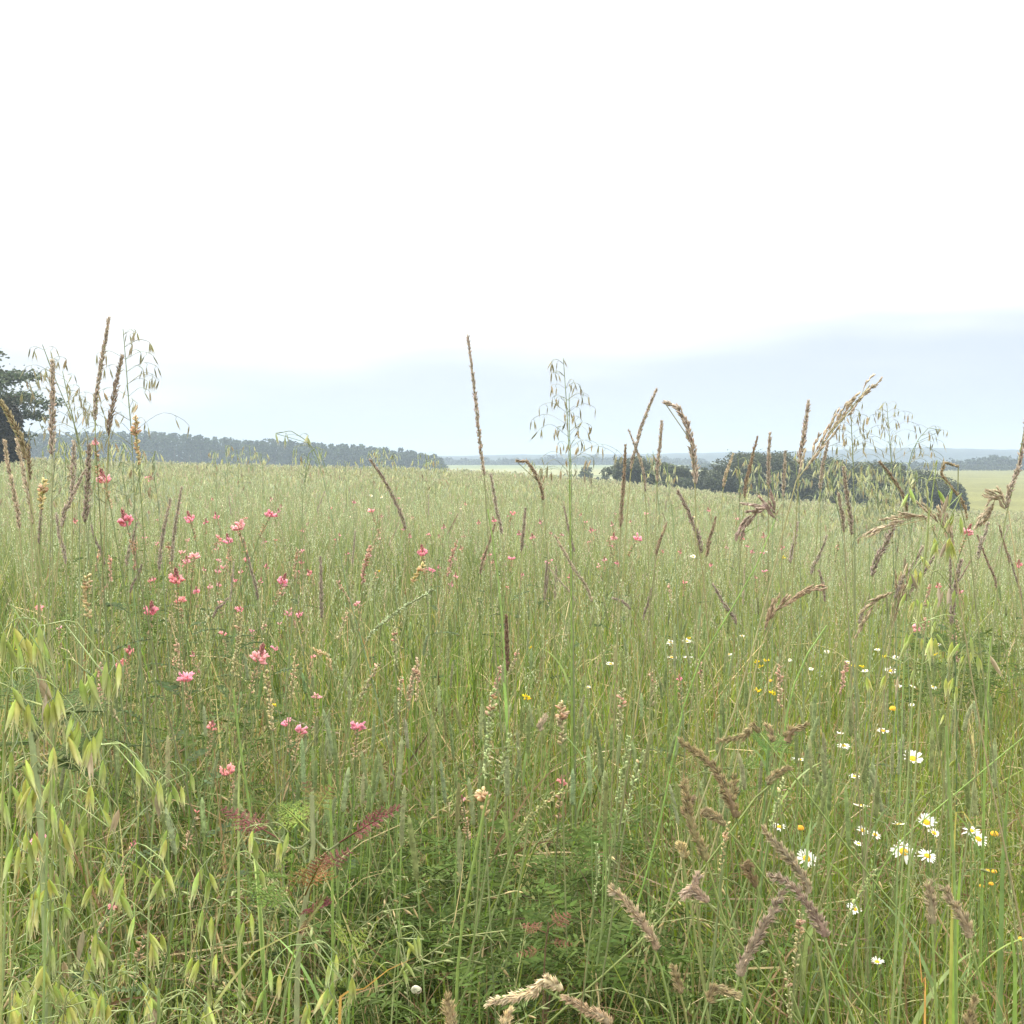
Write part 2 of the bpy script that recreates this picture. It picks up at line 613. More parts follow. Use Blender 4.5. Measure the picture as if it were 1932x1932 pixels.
wood('woodland', 'dark wood of pines and broadleaves along the skyline behind the meadow, sloping down to its end',
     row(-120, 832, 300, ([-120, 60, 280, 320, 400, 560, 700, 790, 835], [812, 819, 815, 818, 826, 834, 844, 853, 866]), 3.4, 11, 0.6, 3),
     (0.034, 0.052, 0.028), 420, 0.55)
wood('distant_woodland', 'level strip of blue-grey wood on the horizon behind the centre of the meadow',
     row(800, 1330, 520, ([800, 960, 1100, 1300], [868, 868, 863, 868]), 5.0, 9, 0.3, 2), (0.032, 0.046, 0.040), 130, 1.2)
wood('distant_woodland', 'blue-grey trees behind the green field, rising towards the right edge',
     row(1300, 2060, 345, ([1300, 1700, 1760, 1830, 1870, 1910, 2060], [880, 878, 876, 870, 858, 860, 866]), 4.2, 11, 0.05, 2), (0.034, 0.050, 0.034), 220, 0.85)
# hedge bottoms and field hedges
for name, lab, x0, x1, d, hgt, gap in (
        ('field_hedge', 'thin dark hedge edging the far side of the green field', 1690, 2000, 322, 1.5, 6),
        ('field_hedge', 'dark low hedge crossing the pale field strip beside the first shrub', 950, 1150, 172, 0.9, 5)):
    g = Geo()
    for px in np.arange(x0, x1, gap):
        x = (px - PXW) * PX * d
        y = d + rng.normal(0, .5)
        z0 = float(ground(x, y))
        P = np.array([x, y, z0 + hgt * .45]) + rng.normal(0, 1, (70, 3)) * np.array([gap * PX * d * .6, .5, hgt * .26 * rng.uniform(.6, 1.5)])
        P[:, 2] = np.maximum(P[:, 2], z0)
        leaf_cards(g, P, rng.uniform(.25, .6, 70), jit((0.038, 0.052, 0.03), 70, .2))
    tag(g.build(name, M_TREE), lab, 'hedge')
for px, top, d, w, lab in ((1106, 879, 150, 1.9, 'small round field tree in the pale strip behind the tall oat'),
                           (878, 884, 150, 2.0, 'tiny dark bush on the field edge behind the tall brown spike')):
    x = (px - PXW) * PX * d
    z0 = float(ground(x, d))
    shrub('field_bush', lab, 'bush', x, d, w, CAMZ - (top - HY) * PX * d - z0, 1500, DK, None, depth=w, size=0.3)
# pylon on the ridge
d = 790
x, z1 = (1829 - PXW) * PX * d, CAMZ - (850 - HY) * PX * d
pyl = thing('electricity_pylon', 'tiny thin electricity pylon on the far blue ridge', 'pylon', (x, d, CAMZ + 4))
h = z1 - CAMZ - 4
g = Geo()
for sx_, sy_ in ((-1, -1), (1, -1), (-1, 1), (1, 1)):
    tubes(g, np.array([[[sx_ * 1.1, sy_ * 1.1, -3], [sx_ * .5, sy_ * .5, h * .6], [0.05 * sx_, .05 * sy_, h]]]), np.full((1, 3), .16), jit((.2, .2, .21), 1), 4)
g.build('lattice_tower', M_STEEL, pyl)
g = Geo()
for f, w in ((.62, 2.6), (.76, 2.1), (.9, 1.6)):
    tubes(g, np.array([[[-w, 0, h * f], [0, 0, h * f + .3], [w, 0, h * f]]]), np.full((1, 3), .13), jit((.2, .2, .21), 1), 4)
g.build('cross_arm', M_STEEL, pyl)


# ------------------------------------------------------------------ the sward (uncountable): blades, flowering culms, straw, herbs
def scatter(n, r0, r1, power=0.0, pad=1.0):
    """n points in the view wedge between r0 and r1 (y distance), with side room for a step to the side."""
    u = rng.uniform(0, 1, n)
    y = np.exp(np.log(r0) + u * (np.log(r1) - np.log(r0))) if power else np.sqrt(r0 ** 2 + u * (r1 ** 2 - r0 ** 2))
    half = 0.47 * y + pad
    x = rng.uniform(-1, 1, n) * half
    return np.stack([x, y, ground(x, y)], 1)


def patch(x, y, f, ph):
    return 0.5 + 0.25 * (np.sin(x * f + ph) * np.cos(y * f * .8 + ph * 2) + np.sin((x + y) * f * .6 + ph * 3) * np.cos((x - y) * f * .45 + ph))


GREENS = np.array([(0.120, 0.195, 0.036), (0.215, 0.295, 0.040), (0.155, 0.225, 0.090), (0.075, 0.122, 0.028), (0.235, 0.255, 0.060)])
DRY = np.array([(0.46, 0.38, 0.21), (0.36, 0.27, 0.15), (0.27, 0.17, 0.10), (0.52, 0.45, 0.28)])


THIN = [(180, 560, 1180, 1600, .6), (700, 1260, 1520, 2300, .75), (1020, 1560, 1640, 2300, .5), (0, 720, 1440, 2300, .6), (380, 760, 1480, 2000, .35)]


def sward(g, n, r0, r1, k, power, hmin, hmax, wmin, pxw, dry=0.16, pad=1.0):
    P0 = scatter(n, r0, r1, power, pad)
    x, y = P0[:, 0], P0[:, 1]
    bx, by = px_of(x, y), HY + (CAMZ - .3) / (np.maximum(y, .1) * PX)
    thin = np.zeros(n, bool)
    for (a0, a1, b0, b1, q_) in THIN:
        thin |= (bx > a0) & (bx < a1) & (by > b0) & (by < b1) & (rng.random(n) < q_)
    P0, x, y = P0[~thin], x[~thin], y[~thin]
    n = len(P0)
    pt = patch(x, y, 1.9, 0.7)
    L_ = rng.uniform(hmin, hmax, n) * (0.75 + 0.5 * patch(x, y, 1.1, 2.2)) * np.where(rng.random(n) < .25, .55, 1)
    th0 = np.abs(rng.normal(0, 0.16, n))
    th1 = np.abs(rng.normal(0.28, 0.42 + .35 * smooth(3.5, 1.5, y), n))
    phi = rng.uniform(0, 2 * math.pi, n)
    W = np.maximum(rng.uniform(0.7, 2.2, n) * wmin, y * pxw)
    P = lines(P0, L_, th0, th1, phi, k)
    t = np.linspace(0, 1, k)
    prof = np.clip(1 - t ** 2.2, 0.05, 1) * (0.55 + 0.45 * np.minimum(t * 4, 1))
    psi = rng.uniform(0, math.pi, n)
    S = np.stack([np.cos(psi), np.sin(psi), np.zeros(n)], 1)
    right = smooth(700, 1700, px_of(x, y))
    wts = np.stack([0.25 + .2 * right, 0.12 + 0.75 * right * pt, 0.30 + 0.1 * pt, 0.35 * (1 - right) * (1.2 - pt), 0.08 + .12 * right], 1)
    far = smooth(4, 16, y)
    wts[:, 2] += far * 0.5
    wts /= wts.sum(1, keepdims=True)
    ci = (rng.random((n, 1)) > np.cumsum(wts, 1)).sum(1).clip(0, 4)
    C = GREENS[ci] * (1 + rng.normal(0, .18, (n, 1)))
    dr = rng.random(n) < dry * (0.6 + 0.8 * patch(x, y, 2.6, 4.1)) + 0.04 * far
    C[dr] = DRY[rng.integers(0, 4, dr.sum())] * (1 + rng.normal(0, .15, (dr.sum(), 1)))
    C = np.clip(C, .01, .8)
    C = C * (1 - smooth(6, 2.5, y)[:, None] * np.array([.17, .06, .32]))       # near blades deepened, clear of the glare painted in farther out
    glare_wash = (far * .62)[:, None]
    C = C * (1 - glare_wash) + np.array([0.275, 0.325, 0.215]) * glare_wash * (1 + rng.normal(0, .05, (n, 1)))  # glare wash painted in: blades pale and grey with distance
    base = C * np.array([1.2, 0.84, 0.62]) * 0.85           # lower leaf sheaths are more yellow-brown
    CC = base[:, None] * (1 - t[None, :, None]) + C[:, None] * t[None, :, None]
    ribbons(g, P, W[:, None] * prof[None], S, CC)


g = Geo()
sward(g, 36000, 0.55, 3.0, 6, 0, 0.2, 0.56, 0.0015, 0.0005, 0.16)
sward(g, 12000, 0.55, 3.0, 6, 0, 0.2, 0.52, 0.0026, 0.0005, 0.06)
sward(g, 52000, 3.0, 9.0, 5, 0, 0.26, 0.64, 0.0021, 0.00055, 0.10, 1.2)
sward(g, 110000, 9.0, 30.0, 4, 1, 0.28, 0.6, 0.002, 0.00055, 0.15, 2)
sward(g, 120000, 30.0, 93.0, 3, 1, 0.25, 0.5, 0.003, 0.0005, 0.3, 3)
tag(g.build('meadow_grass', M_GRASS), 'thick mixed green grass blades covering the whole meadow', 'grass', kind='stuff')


def culms(g, n, r0, r1, k, power, h0, h1, pxw, nsp, spl, spw, cols, pad=1.2, stemcol=(0.22, 0.25, 0.11), loose=1.0):
    """Fine flowering stems, each with an open or narrow head of little husks."""
    P0 = scatter(n, r0, r1, power, pad)
    y = P0[:, 1]
    L_ = rng.uniform(h0, h1, n)
    L_ = np.where(y < 1.5, np.minimum(L_, 0.62), L_)
    phi = rng.uniform(0, 2 * math.pi, n)
    P = lines(P0, L_, np.abs(rng.normal(0, .10, n)), np.abs(rng.normal(.15, .3, n)), phi, k)
    Rr = np.maximum(0.0007, y * pxw)[:, None] * np.linspace(1.1, .5, k)[None]
    psi = rng.uniform(0, math.pi, n)
    ribbons(g, P, Rr, np.stack([np.cos(psi), np.sin(psi), 0 * psi], 1), jit(stemcol, n, .2))
    hc = np.asarray(cols)[rng.integers(0, len(cols), n)] * (1 + rng.normal(0, .15, (n, 1)))
    hl = rng.uniform(.07, .15, n) / L_
    idx = np.repeat(np.arange(n), nsp)
    f = 1 - np.tile((np.arange(nsp) + .5) / nsp, n) * hl[idx]
    q = f * (k - 1)
    i0 = np.clip(np.floor(q).astype(int), 0, k - 2)
    fr = (q - i0)[:, None]
    B = P[idx, i0] * (1 - fr) + P[idx, i0 + 1] * fr
    ax = nrm(P[idx, i0 + 1] - P[idx, i0])
    out = rng.normal(0, 1, (len(idx), 3)) * np.array([1, 1, .5])
    dv = nrm(ax * 1.0 + nrm(out) * 0.45 * loose)
    m = len(idx)
    ln = rng.uniform(.7, 1.3, m) * np.maximum(spl, y[idx] * .0012)
    wd_ = rng.uniform(.8, 1.2, m) * np.maximum(spw, y[idx] * pxw * 1.1)
    B = B + nrm(out) * (0.004 * loose * rng.uniform(0, 2, m))[:, None]
    t = np.array([0, .5, 1.0])
    PP = B[:, None] + dv[:, None] * (t[None] * ln[:, None])[..., None]
    S = nrm(np.cross(dv, rng.normal(0, 1, (m, 3))))
    ribbons(g, PP, wd_[:, None] * np.array([.4, 1, .1])[None], S, np.clip(hc[idx] * (1 + rng.normal(0, .12, (m, 1))), .01, .85))


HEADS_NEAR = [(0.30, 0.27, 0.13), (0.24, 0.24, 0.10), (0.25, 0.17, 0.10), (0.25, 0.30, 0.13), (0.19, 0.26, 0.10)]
HEADS_MID = [(0.38, 0.38, 0.25), (0.34, 0.40, 0.25), (0.38, 0.31, 0.24), (0.39, 0.43, 0.28), (0.31, 0.38, 0.24)]  # mid and far husks lightened to put the glare into their colour
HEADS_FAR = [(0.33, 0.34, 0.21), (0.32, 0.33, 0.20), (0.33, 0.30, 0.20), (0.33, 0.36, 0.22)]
g = Geo()
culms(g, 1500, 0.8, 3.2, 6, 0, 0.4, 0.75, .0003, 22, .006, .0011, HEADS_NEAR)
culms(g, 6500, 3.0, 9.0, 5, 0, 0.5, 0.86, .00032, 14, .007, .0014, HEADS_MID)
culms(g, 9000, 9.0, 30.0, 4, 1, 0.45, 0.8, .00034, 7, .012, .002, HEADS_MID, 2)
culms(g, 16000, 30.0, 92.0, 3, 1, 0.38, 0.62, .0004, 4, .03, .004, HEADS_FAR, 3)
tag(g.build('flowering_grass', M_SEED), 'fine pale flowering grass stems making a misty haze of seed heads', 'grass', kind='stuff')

g = Geo()
n = 2400
P0 = scatter(n, 0.8, 4.5, 0, 1.0)
ln = rng.uniform(.18, .5, n)
P = lines(P0 + np.stack([0 * ln, 0 * ln, rng.uniform(0, .3, n)], 1), ln, rng.uniform(.2, 1.3, n), rng.uniform(.1, 1.6, n), rng.uniform(0, 6.28, n), 7)
psi = rng.uniform(0, math.pi, n)
ribbons(g, P, np.maximum(.0007, P0[:, 1:2] * .00032) * np.ones((1, 7)), np.stack([np.cos(psi), np.sin(psi), .4 + 0 * psi], 1), jit((0.38, 0.32, 0.17), n, .25))
tag(g.build('dry_straw', M_SEED), 'thin pale dead grass stalks tangled low among the green', 'straw', kind='stuff')


# pinnate leaves of vetch-like herbs
def pinnate(g, base, dirv, length, pairs, ll, lw, col, droop=0.25, width=0.0009):
    d = nrm(np.asarray(dirv, float))
    k = 8
    t = np.linspace(0, 1, k)[:, None]
    up = np.array([0, 0, 1.0])
    ax = base + d * length * t - up * droop * length * t ** 2
    tubes(g, ax[None], np.full((1, k), width), jit(col, 1, .1), 4)
    q = np.linspace(.22, .97, pairs)
    c = np.stack([np.interp(q, t[:, 0], ax[:, i]) for i in range(3)], 1)
    s = nrm(np.cross(d, up) + 1e-6)
    nn = np.cross(s, d)
    B = np.repeat(c, 2, 0)
    sg = np.tile([1.0, -1.0], pairs)[:, None]
    m = len(B)
    dv = nrm(s * sg + d * rng.uniform(.15, .5, (m, 1)) + nn * rng.uniform(-.1, .45, (m, 1)))
    L_ = ll * rng.uniform(.8, 1.1, m) * np.repeat(np.interp(q, [.2, .5, 1], [.75, 1, .6]), 2)
    tt = np.array([0, .3, .7, 1.0])
    PP = B[:, None] + dv[:, None] * (tt[None] * L_[:, None])[..., None] - up * (tt ** 2)[None, :, None] * (L_ * .18)[:, None, None]
    S = nrm(np.cross(dv, nn + rng.normal(0, .25, (m, 3))))
    ribbons(g, PP, lw * np.array([.25, 1, .9, .1])[None] * np.ones((m, 1)), S, jit(col, m, .14, .05))


def herb_patch(g, n, boxes, col):
    """Leaves springing from the sward inside pixel boxes (x0,x1,y0,y1) of the survey at a given height range."""
    for i in range(n):
        x0, x1, y0, y1, h0, h1 = boxes[rng.integers(0, len(boxes))]
        px, py, hz = rng.uniform(x0, x1), rng.uniform(y0, y1), rng.uniform(h0, h1)
        d = (CAMZ - hz) / ((py - HY) * PX)
        b = at(px, py, d)
        a = rng.uniform(0, 6.28)
        pinnate(g, b, (math.cos(a), math.sin(a), rng.uniform(.0, .9)), rng.uniform(.07, .13), rng.integers(7, 11), rng.uniform(.016, .026), rng.uniform(.0016, .0026),
                np.array(col) * rng.uniform(.75, 1.25), rng.uniform(.1, .5))


g = Geo()
BOX = [(180, 520, 1180, 1420, .3, .55), (180, 480, 1380, 1560, .2, .45), (760, 1200, 1600, 1932, .2, .5), (740, 1180, 1580, 1850, .25, .52), (100, 330, 1000, 1200, .45, .65),
       (1700, 1900, 1200, 1330, .3, .45), (640, 760, 1650, 1932, .15, .4), (1100, 1420, 1700, 1932, .15, .42), (0, 700, 1500, 1932, .15, .45), (560, 900, 1480, 1750, .2, .45)]
herb_patch(g, 2100, BOX, (0.070, 0.108, 0.026))
tag(g.build('herb_leaves', M_LEAF), 'dark green feathery pinnate herb leaves low between the grasses', 'herb leaves', kind='stuff')

g = Geo()
n = 15000
P0 = scatter(n, 0.75, 3.0, 0, .8)
ln = rng.uniform(.08, .34, n)
P = lines(P0 + np.stack([0 * ln, 0 * ln, rng.uniform(0, .42, n)], 1), ln, rng.uniform(.3, 2.0, n), rng.normal(0, .7, n), rng.uniform(0, 6.28, n), 5)
psi = rng.uniform(0, math.pi, n)
TC = np.array([(.13, .17, .035), (.19, .24, .045), (.22, .15, .075), (.14, .085, .045), (.36, .29, .15), (.10, .14, .03)])
t = np.linspace(0, 1, 5)
ribbons(g, P, np.maximum(rng.uniform(.0006, .0018, n), P0[:, 1] * .0003)[:, None] * np.clip(1.05 - t ** 2, .1, 1)[None], np.stack([np.cos(psi), np.sin(psi), .5 + 0 * psi], 1), np.clip(TC[rng.integers(0, 6, n)] * (1 + rng.normal(0, .18, (n, 1))), .01, .8))
tag(g.build('tangled_undergrowth', M_GRASS), 'tangle of short bent green and brown leaves filling the bottom of the sward', 'undergrowth', kind='stuff')

# brome: small grey-green husks drooping in sheaves
g = Geo()
for x0, x1, y0, y1, cnt in ((480, 800, 1560, 1932, 70), (0, 420, 1650, 1932, 24), (1020, 1200, 1480, 1640, 14), (700, 1500, 1250, 1500, 60), (1550, 1932, 1350, 1700, 60)):
    px, py, hz_ = rng.uniform(x0, x1, cnt), rng.uniform(y0, y1, cnt), rng.uniform(.36, .56, cnt)
    d = (CAMZ - hz_) / ((py - HY) * PX)
    rt = np.array([at(a, b, c) for a, b, c in zip(px, py, d)])
    rt[:, 2] = ground(rt[:, 0], rt[:, 1])
    k = 12
    L_ = hz_ * rng.uniform(1.15, 1.4, cnt)
    phi = rng.uniform(0, 6.28, cnt)
    P = lines(rt, L_, np.abs(rng.normal(.05, .08, cnt)), rng.uniform(1.2, 2.7, cnt), phi, k, 3.2)
    psi = rng.uniform(0, math.pi, cnt)
    tubes(g, P, np.full((cnt, k), .0007), jit((.25, .28, .13), cnt, .15), 3)
    idx = np.repeat(np.arange(cnt), 12)
    q = (1 - np.tile((np.arange(12) + .3) / 12, cnt) * .32) * (k - 1)
    i0 = np.clip(q.astype(int), 0, k - 2)
    fr = (q - i0)[:, None]
    B = P[idx, i0] * (1 - fr) + P[idx, i0 + 1] * fr
    ax = nrm(P[idx, i0 + 1] - P[idx, i0])
    m = len(idx)
    dv = nrm(ax + rng.normal(0, .35, (m, 3)) - np.array([0, 0, .5]))
    c = np.where(rng.random((m, 1)) < .25, np.array([[.42, .34, .18]]), np.array([[.25, .29, .13]])) * (1 + rng.normal(0, .14, (m, 1)))
    spindles(g, B, dv, rng.uniform(.011, .018, m), rng.uniform(.0013, .0022, m), np.clip(c, .02, .8), 4, .55)
tag(g.build('drooping_brome', M_SEED), 'sheaves of small grey-green drooping husks among the low tangle', 'grass', kind='stuff')


# ------------------------------------------------------------------ single plants
def plant_path(poly, d, n=26, lean=0.35, dj=0.0):
    """Stalk from the ground up through survey pixels poly (tip first) at distance d. Returns root, local points bottom->tip, fraction where poly starts."""
    P = np.array([at(px, py, d + dj * (1 - i / max(1, len(poly) - 1))) for i, (px, py) in enumerate(poly)])[::-1]
    b = P[0]
    v = nrm(P[min(1, len(P) - 1)] - b) if len(P) > 1 else np.array([0, 0, 1.0])
    drop = b[2] - float(ground(b[0], b[1]))
    if v[2] < 0.25:                                         # a nodding head: its stalk comes up beside it
        v = nrm(np.array([v[0], v[1], 0.6]))
    hx = np.clip(v[:2] / max(v[2], .2), -1.2, 1.2) * drop * lean
    root = np.array([b[0] - hx[0], b[1] - hx[1], 0])
    root[2] = float(ground(root[0], root[1])) - 0.01
    m1 = root + np.array([hx[0] * .18, hx[1] * .18, drop * .42])
    m2 = b - np.array([hx[0] * .28, hx[1] * .28, drop * .22])
    pts = np.vstack([root, m1, m2, P])
    q = catmull(pts, 90)
    L_ = np.r_[0, np.cumsum(np.linalg.norm(np.diff(q, axis=0), axis=1))]
    i0 = int(np.argmin(np.linalg.norm(q - b, axis=1)))
    return root, resample(q, n) - root, L_[i0] / L_[-1], L_[-1]


def on(path, f):
    q = np.clip(np.asarray(f) * (len(path) - 1), 0, len(path) - 1.0001)
    i = q.astype(int)
    fr = (q - i)[..., None]
    return path[i] * (1 - fr) + path[i + 1] * fr, nrm(path[i + 1] - path[i])


def stem_mesh(root, path, r0, r1, col, f1=1.0, sides=5, name='stem', joints=True):
    g = Geo()
    P = resample(path[:max(2, int(round(len(path) * f1)))], 18)
    tubes(g, P[None], np.linspace(r0, r1, 18)[None], jit(col, 1, .08), sides)
    return g.build(name, M_STEM, root)


def leaf_blade(root, path, f, ln, w, phi, col, name='leaf', th0=0.35, th1=1.1):
    b, _ = on(path, np.array([f]))
    P = lines(b, np.array([ln]), np.array([th0]), np.array([th1]), np.array([phi]), 12)
    t = np.linspace(0, 1, 12)
    W = w * np.clip(1 - t ** 2.4, .03, 1) * (.5 + .5 * np.minimum(1, t * 4))
    side = np.array([[-math.sin(phi), math.cos(phi), 0.25]])
    g = Geo()
    ribbons(g, P, W[None], nrm(side), jit(col, 1, .1))
    return g.build(name, M_GRASS, root)


GREEN_STEM = (0.20, 0.26, 0.10)
GREY_STEM = (0.22, 0.27, 0.15)


# ---- wild oats: loose panicles of hanging spikelets
def make_spikelet(col, tip, open_, fat=1.0):
    g = Geo()
    ax = np.array([[0.11 * open_, 0.0, -1.0], [-0.11 * open_, 0.02, -1.0], [0.0, 0.03, -1.0]])
    spindles(g, np.zeros((3, 3)), ax, [1.0, .97, .8], [.105 * fat, .105 * fat, .08 * fat], jit(col, 3, .05), 6, 0.6, [.12, .75, 1.0, .6, .04], [0, .2, .42, .74, 1.0], tip)
    aw = lines(np.array([[.01, 0, -.6], [-.01, 0.01, -.65]]), np.array([.6, .55]), np.array([math.pi - .05, math.pi - .1]), np.array([-.12, -.16]), np.array([.3, 2.9]), 6)
    tubes(g, aw, np.full((2, 6), .008), jit(tip, 2, .05), 3)
    return g.mesh('spikelet', M_OAT)


SPK_NEAR = [make_spikelet(c, t, o) for c, t, o in (((.44, .53, .10), (.66, .68, .42), 1), ((.38, .48, .11), (.62, .66, .40), .6), ((.50, .55, .14), (.70, .70, .45), 1.4), ((.33, .44, .11), (.56, .6, .34), .3))]
SPK_FAR = [make_spikelet(c, t, o, .72) for c, t, o in (((.50, .54, .34), (.66, .66, .52), .7), ((.43, .49, .33), (.6, .62, .5), .4), ((.58, .58, .36), (.72, .7, .54), 1.1))]
SPK_SKY = [make_spikelet(c, t, o, .66) for c, t, o in (((.36, .37, .25), (.48, .46, .36), .7), ((.30, .32, .21), (.42, .41, .32), .4), ((.42, .40, .26), (.5, .47, .36), 1.0))]
SPK_DRY = [make_spikelet(c, t, o) for c, t, o in (((.46, .40, .24), (.60, .54, .40), .8), ((.36, .31, .22), (.5, .45, .36), .5))]
OATS = 'wild oats standing among the meadow grasses'


def wild_oat(poly, d, nsp, label, group=OATS, near=False, spl=None, spread=0.08, head=None, bias=0.0, dry=0.12, lean=0.3):
    root, path, f0, L_ = plant_path(poly, d, 40, lean)
    o = thing('wild_oat', label, 'wild oat', root, group)
    stem_mesh(o, path, .0015 if near else .0019, .0006, (0.26, .32, .13) if near else (.17, .20, .11) if poly[0][1] < 815 else GREY_STEM)
    hl = head if head else (1 - f0)
    sky_ = poly[0][1] < 815
    spl = (spl or .024) * (1 if near else .78)
    gp = Geo()
    nodes = max(4, int(round(nsp / 4.5)))
    sp = []
    for k in range(nodes):
        f = 1 - hl * (1 - k / (nodes - 0.5)) ** 1.0 * .98
        b, ax = on(path, np.array([f]))
        b, ax = b[0], ax[0]
        nb = max(1, int(round(nsp / nodes / 1.6)))
        fr = (1 - f) / hl
        for j in range(nb):
            a = rng.uniform(0, 2 * math.pi) if rng.random() > abs(bias) else (0 if bias > 0 else math.pi) + rng.normal(0, .6)
            ln = spread * (0.30 + 0.85 * fr) * rng.uniform(.55, 1.25)
            out = np.array([math.cos(a), math.sin(a), 0.0])
            e1 = b + nrm(ax * (.3 if near else .5) + out * .9) * ln * (.4 if near else .6)
            e2 = e1 + nrm(out + np.array([0, 0, (-.8 if near else -.12) - .25 * fr])) * ln * .42
            e3 = e2 + nrm(out * .7 - np.array([0, 0, 1.0])) * ln * (.16 if near else .07)
            br = catmull([b, e1, e2, e3], 10)
            tubes(gp, br[None], np.full((1, 10), .00042), jit((.26, .32, .13) if near else (.24, .26, .17) if sky_ else GREY_STEM, 1, .1), 3)
            sp.append((br[-1], out))
            for ff in ((.72,), (.6, .85), ())[rng.integers(0, 3)]:
                p, _ = on(br, np.array([ff]))
                e = p[0] + np.array([rng.normal(0, .004), rng.normal(0, .004), -.012 if near else -.007])
                tubes(gp, catmull([p[0], (p[0] + e) / 2 + out * .003, e], 5)[None], np.full((1, 5), .0004), jit(GREY_STEM, 1, .1), 3)
                sp.append((e, out))
    rp, _ = on(path, np.linspace(1 - hl, .999, 20))
    tubes(gp, rp[None], np.linspace(.0007 if near else .0012, .0005 if near else .0007, 20)[None], jit((.26, .32, .13) if near else GREY_STEM, 1, .1), 5)
    pan = gp.build('panicle', M_STEM, o)
    sp = sp[:100]
    for p, out in sp:
        ms = (SPK_DRY if rng.random() < dry else (SPK_NEAR if near else SPK_SKY if sky_ else SPK_FAR))
        s = bpy.data.objects.new('spikelet', ms[rng.integers(0, len(ms))])
        COL.objects.link(s)
        s.parent = pan
        s.location = p
        sc_ = spl * rng.uniform(.85, 1.15) * (.8 if near else 1)
        s.scale = (sc_, sc_, sc_)
        s.rotation_euler = (rng.normal(0, .16) - .3 * out[1], rng.normal(0, .16) - .3 * out[0] * rng.uniform(0, 1.2), rng.uniform(0, 6.28))
    if near:
        leaf_blade(o, path, rng.uniform(.3, .5), rng.uniform(.14, .24), .0042, rng.uniform(0, 6.28), (.17, .24, .08))
    return o


# against the sky
wild_oat([(1063, 676), (1066, 720), (1070, 780), (1075, 900)], 2.3, 44, 'tall wild oat at the middle of the skyline, topmost spikelets against white sky', spread=.085)
wild_oat([(1074, 742), (1074, 800), (1078, 910)], 2.4, 26, 'wild oat with straw-coloured upper spikelets, entwined with the tall middle oat', spread=.07, dry=.6)
wild_oat([(232, 620), (238, 690), (243, 760), (250, 850)], 2.1, 44, 'tall wild oat arching right beside two dark spikes at the left', spread=.09, bias=.3)
wild_oat([(80, 650), (100, 705), (125, 765), (150, 835)], 2.2, 40, 'slanting wild oat whose tip overlaps the dark edge tree', spread=.08)
wild_oat([(118, 700), (130, 760), (148, 840)], 2.4, 30, 'wild oat just right of the broad dark spike by the edge tree', spread=.07, bias=.4)
wild_oat([(1605, 758), (1606, 800), (1610, 890)], 2.6, 44, 'wild oat rising behind the leaning tan grass head above the hedge', spread=.075)
wild_oat([(1673, 760), (1676, 800), (1682, 880)], 3.0, 46, 'upright wild oat with a cone-shaped panicle above the middle of the hedge', spread=.095)
wild_oat([(1776, 812), (1752, 806), (1728, 838), (1712, 890)], 3.0, 30, 'wild oat bowing to the right above the low end of the hedge', spread=.075, bias=.4)
wild_oat([(520, 818), (545, 811), (578, 832), (605, 880)], 2.4, 12, 'single thin oat arch bowing left over the wood, few spikelets', spread=.035, spl=.026, bias=-.3)
wild_oat([(618, 895), (607, 862), (590, 838), (575, 905)], 2.5, 10, 'drooping oat tail below the thin arch in front of the wood', spread=.035)
# the curtain of oats in front of the hedge
for i, (x_, y_) in enumerate(((1570, 868), (1610, 884), (1640, 876), (1672, 882), (1700, 872), (1728, 888), (1655, 908), (1690, 906))):
    wild_oat([(x_, y_), (x_ + rng.normal(0, 4), y_ + 40), (x_ + rng.normal(0, 8), y_ + 130)], 2.6 + .09 * (i % 5), 62, 'pale oat in the airy curtain of hanging oats before the hedge', 'curtain of wild oats before the hedge', spread=.055, spl=.024, dry=.04)
for x_, y_, lab in ((1430, 868, 'oat hanging before the dome-shaped shrub, under two thin brown spikes'), (1455, 885, 'oat hanging just right of the thin upright spike before the dome-shaped shrub'),
                    (1392, 860, 'small oat bowing over the left shoulder of the dome-shaped shrub'), (1232, 850, 'oat with pale tip before the first hedge shrubs'), (1258, 872, 'short oat between the first hedge shrubs and the thick bowed head'),
                    (1500, 850, 'oat hanging behind the upright dark spike over the hedge'), (1545, 862, 'oat behind the base of the leaning tan head')):
    wild_oat([(x_, y_), (x_ + 3, y_ + 40), (x_ + rng.normal(0, 8), y_ + 120)], 2.9, 30, lab, spread=.06)
# the curtain at the left, before the wood
for i, (x_, y_) in enumerate(((98, 826), (125, 835), (150, 828), (180, 842), (205, 830), (236, 836), (262, 846), (292, 850))):
    wild_oat([(x_, y_), (x_ + rng.normal(0, 4), y_ + 36), (x_ + rng.normal(0, 8), y_ + 120)], 2.3 + .08 * (i % 4), 36, 'pale oat hanging before the left end of the wood, under the dark spikes', 'oats before the left end of the wood', spread=.065, spl=.026, dry=.04)
for i, (x_, y_) in enumerate(((404, 850), (425, 838), (446, 846), (470, 838), (492, 852), (700, 848), (722, 842), (742, 854), (802, 853), (818, 868), (566, 862), (650, 868), (1018, 880), (1004, 868))):
    wild_oat([(x_, y_), (x_ + 3, y_ + 24), (x_ + 4, y_ + 70)], 4.4 + .2 * (i % 4), 26, 'small distant oat whose head overlaps the dark wood', 'small oats against the wood', spread=.10, spl=.030)
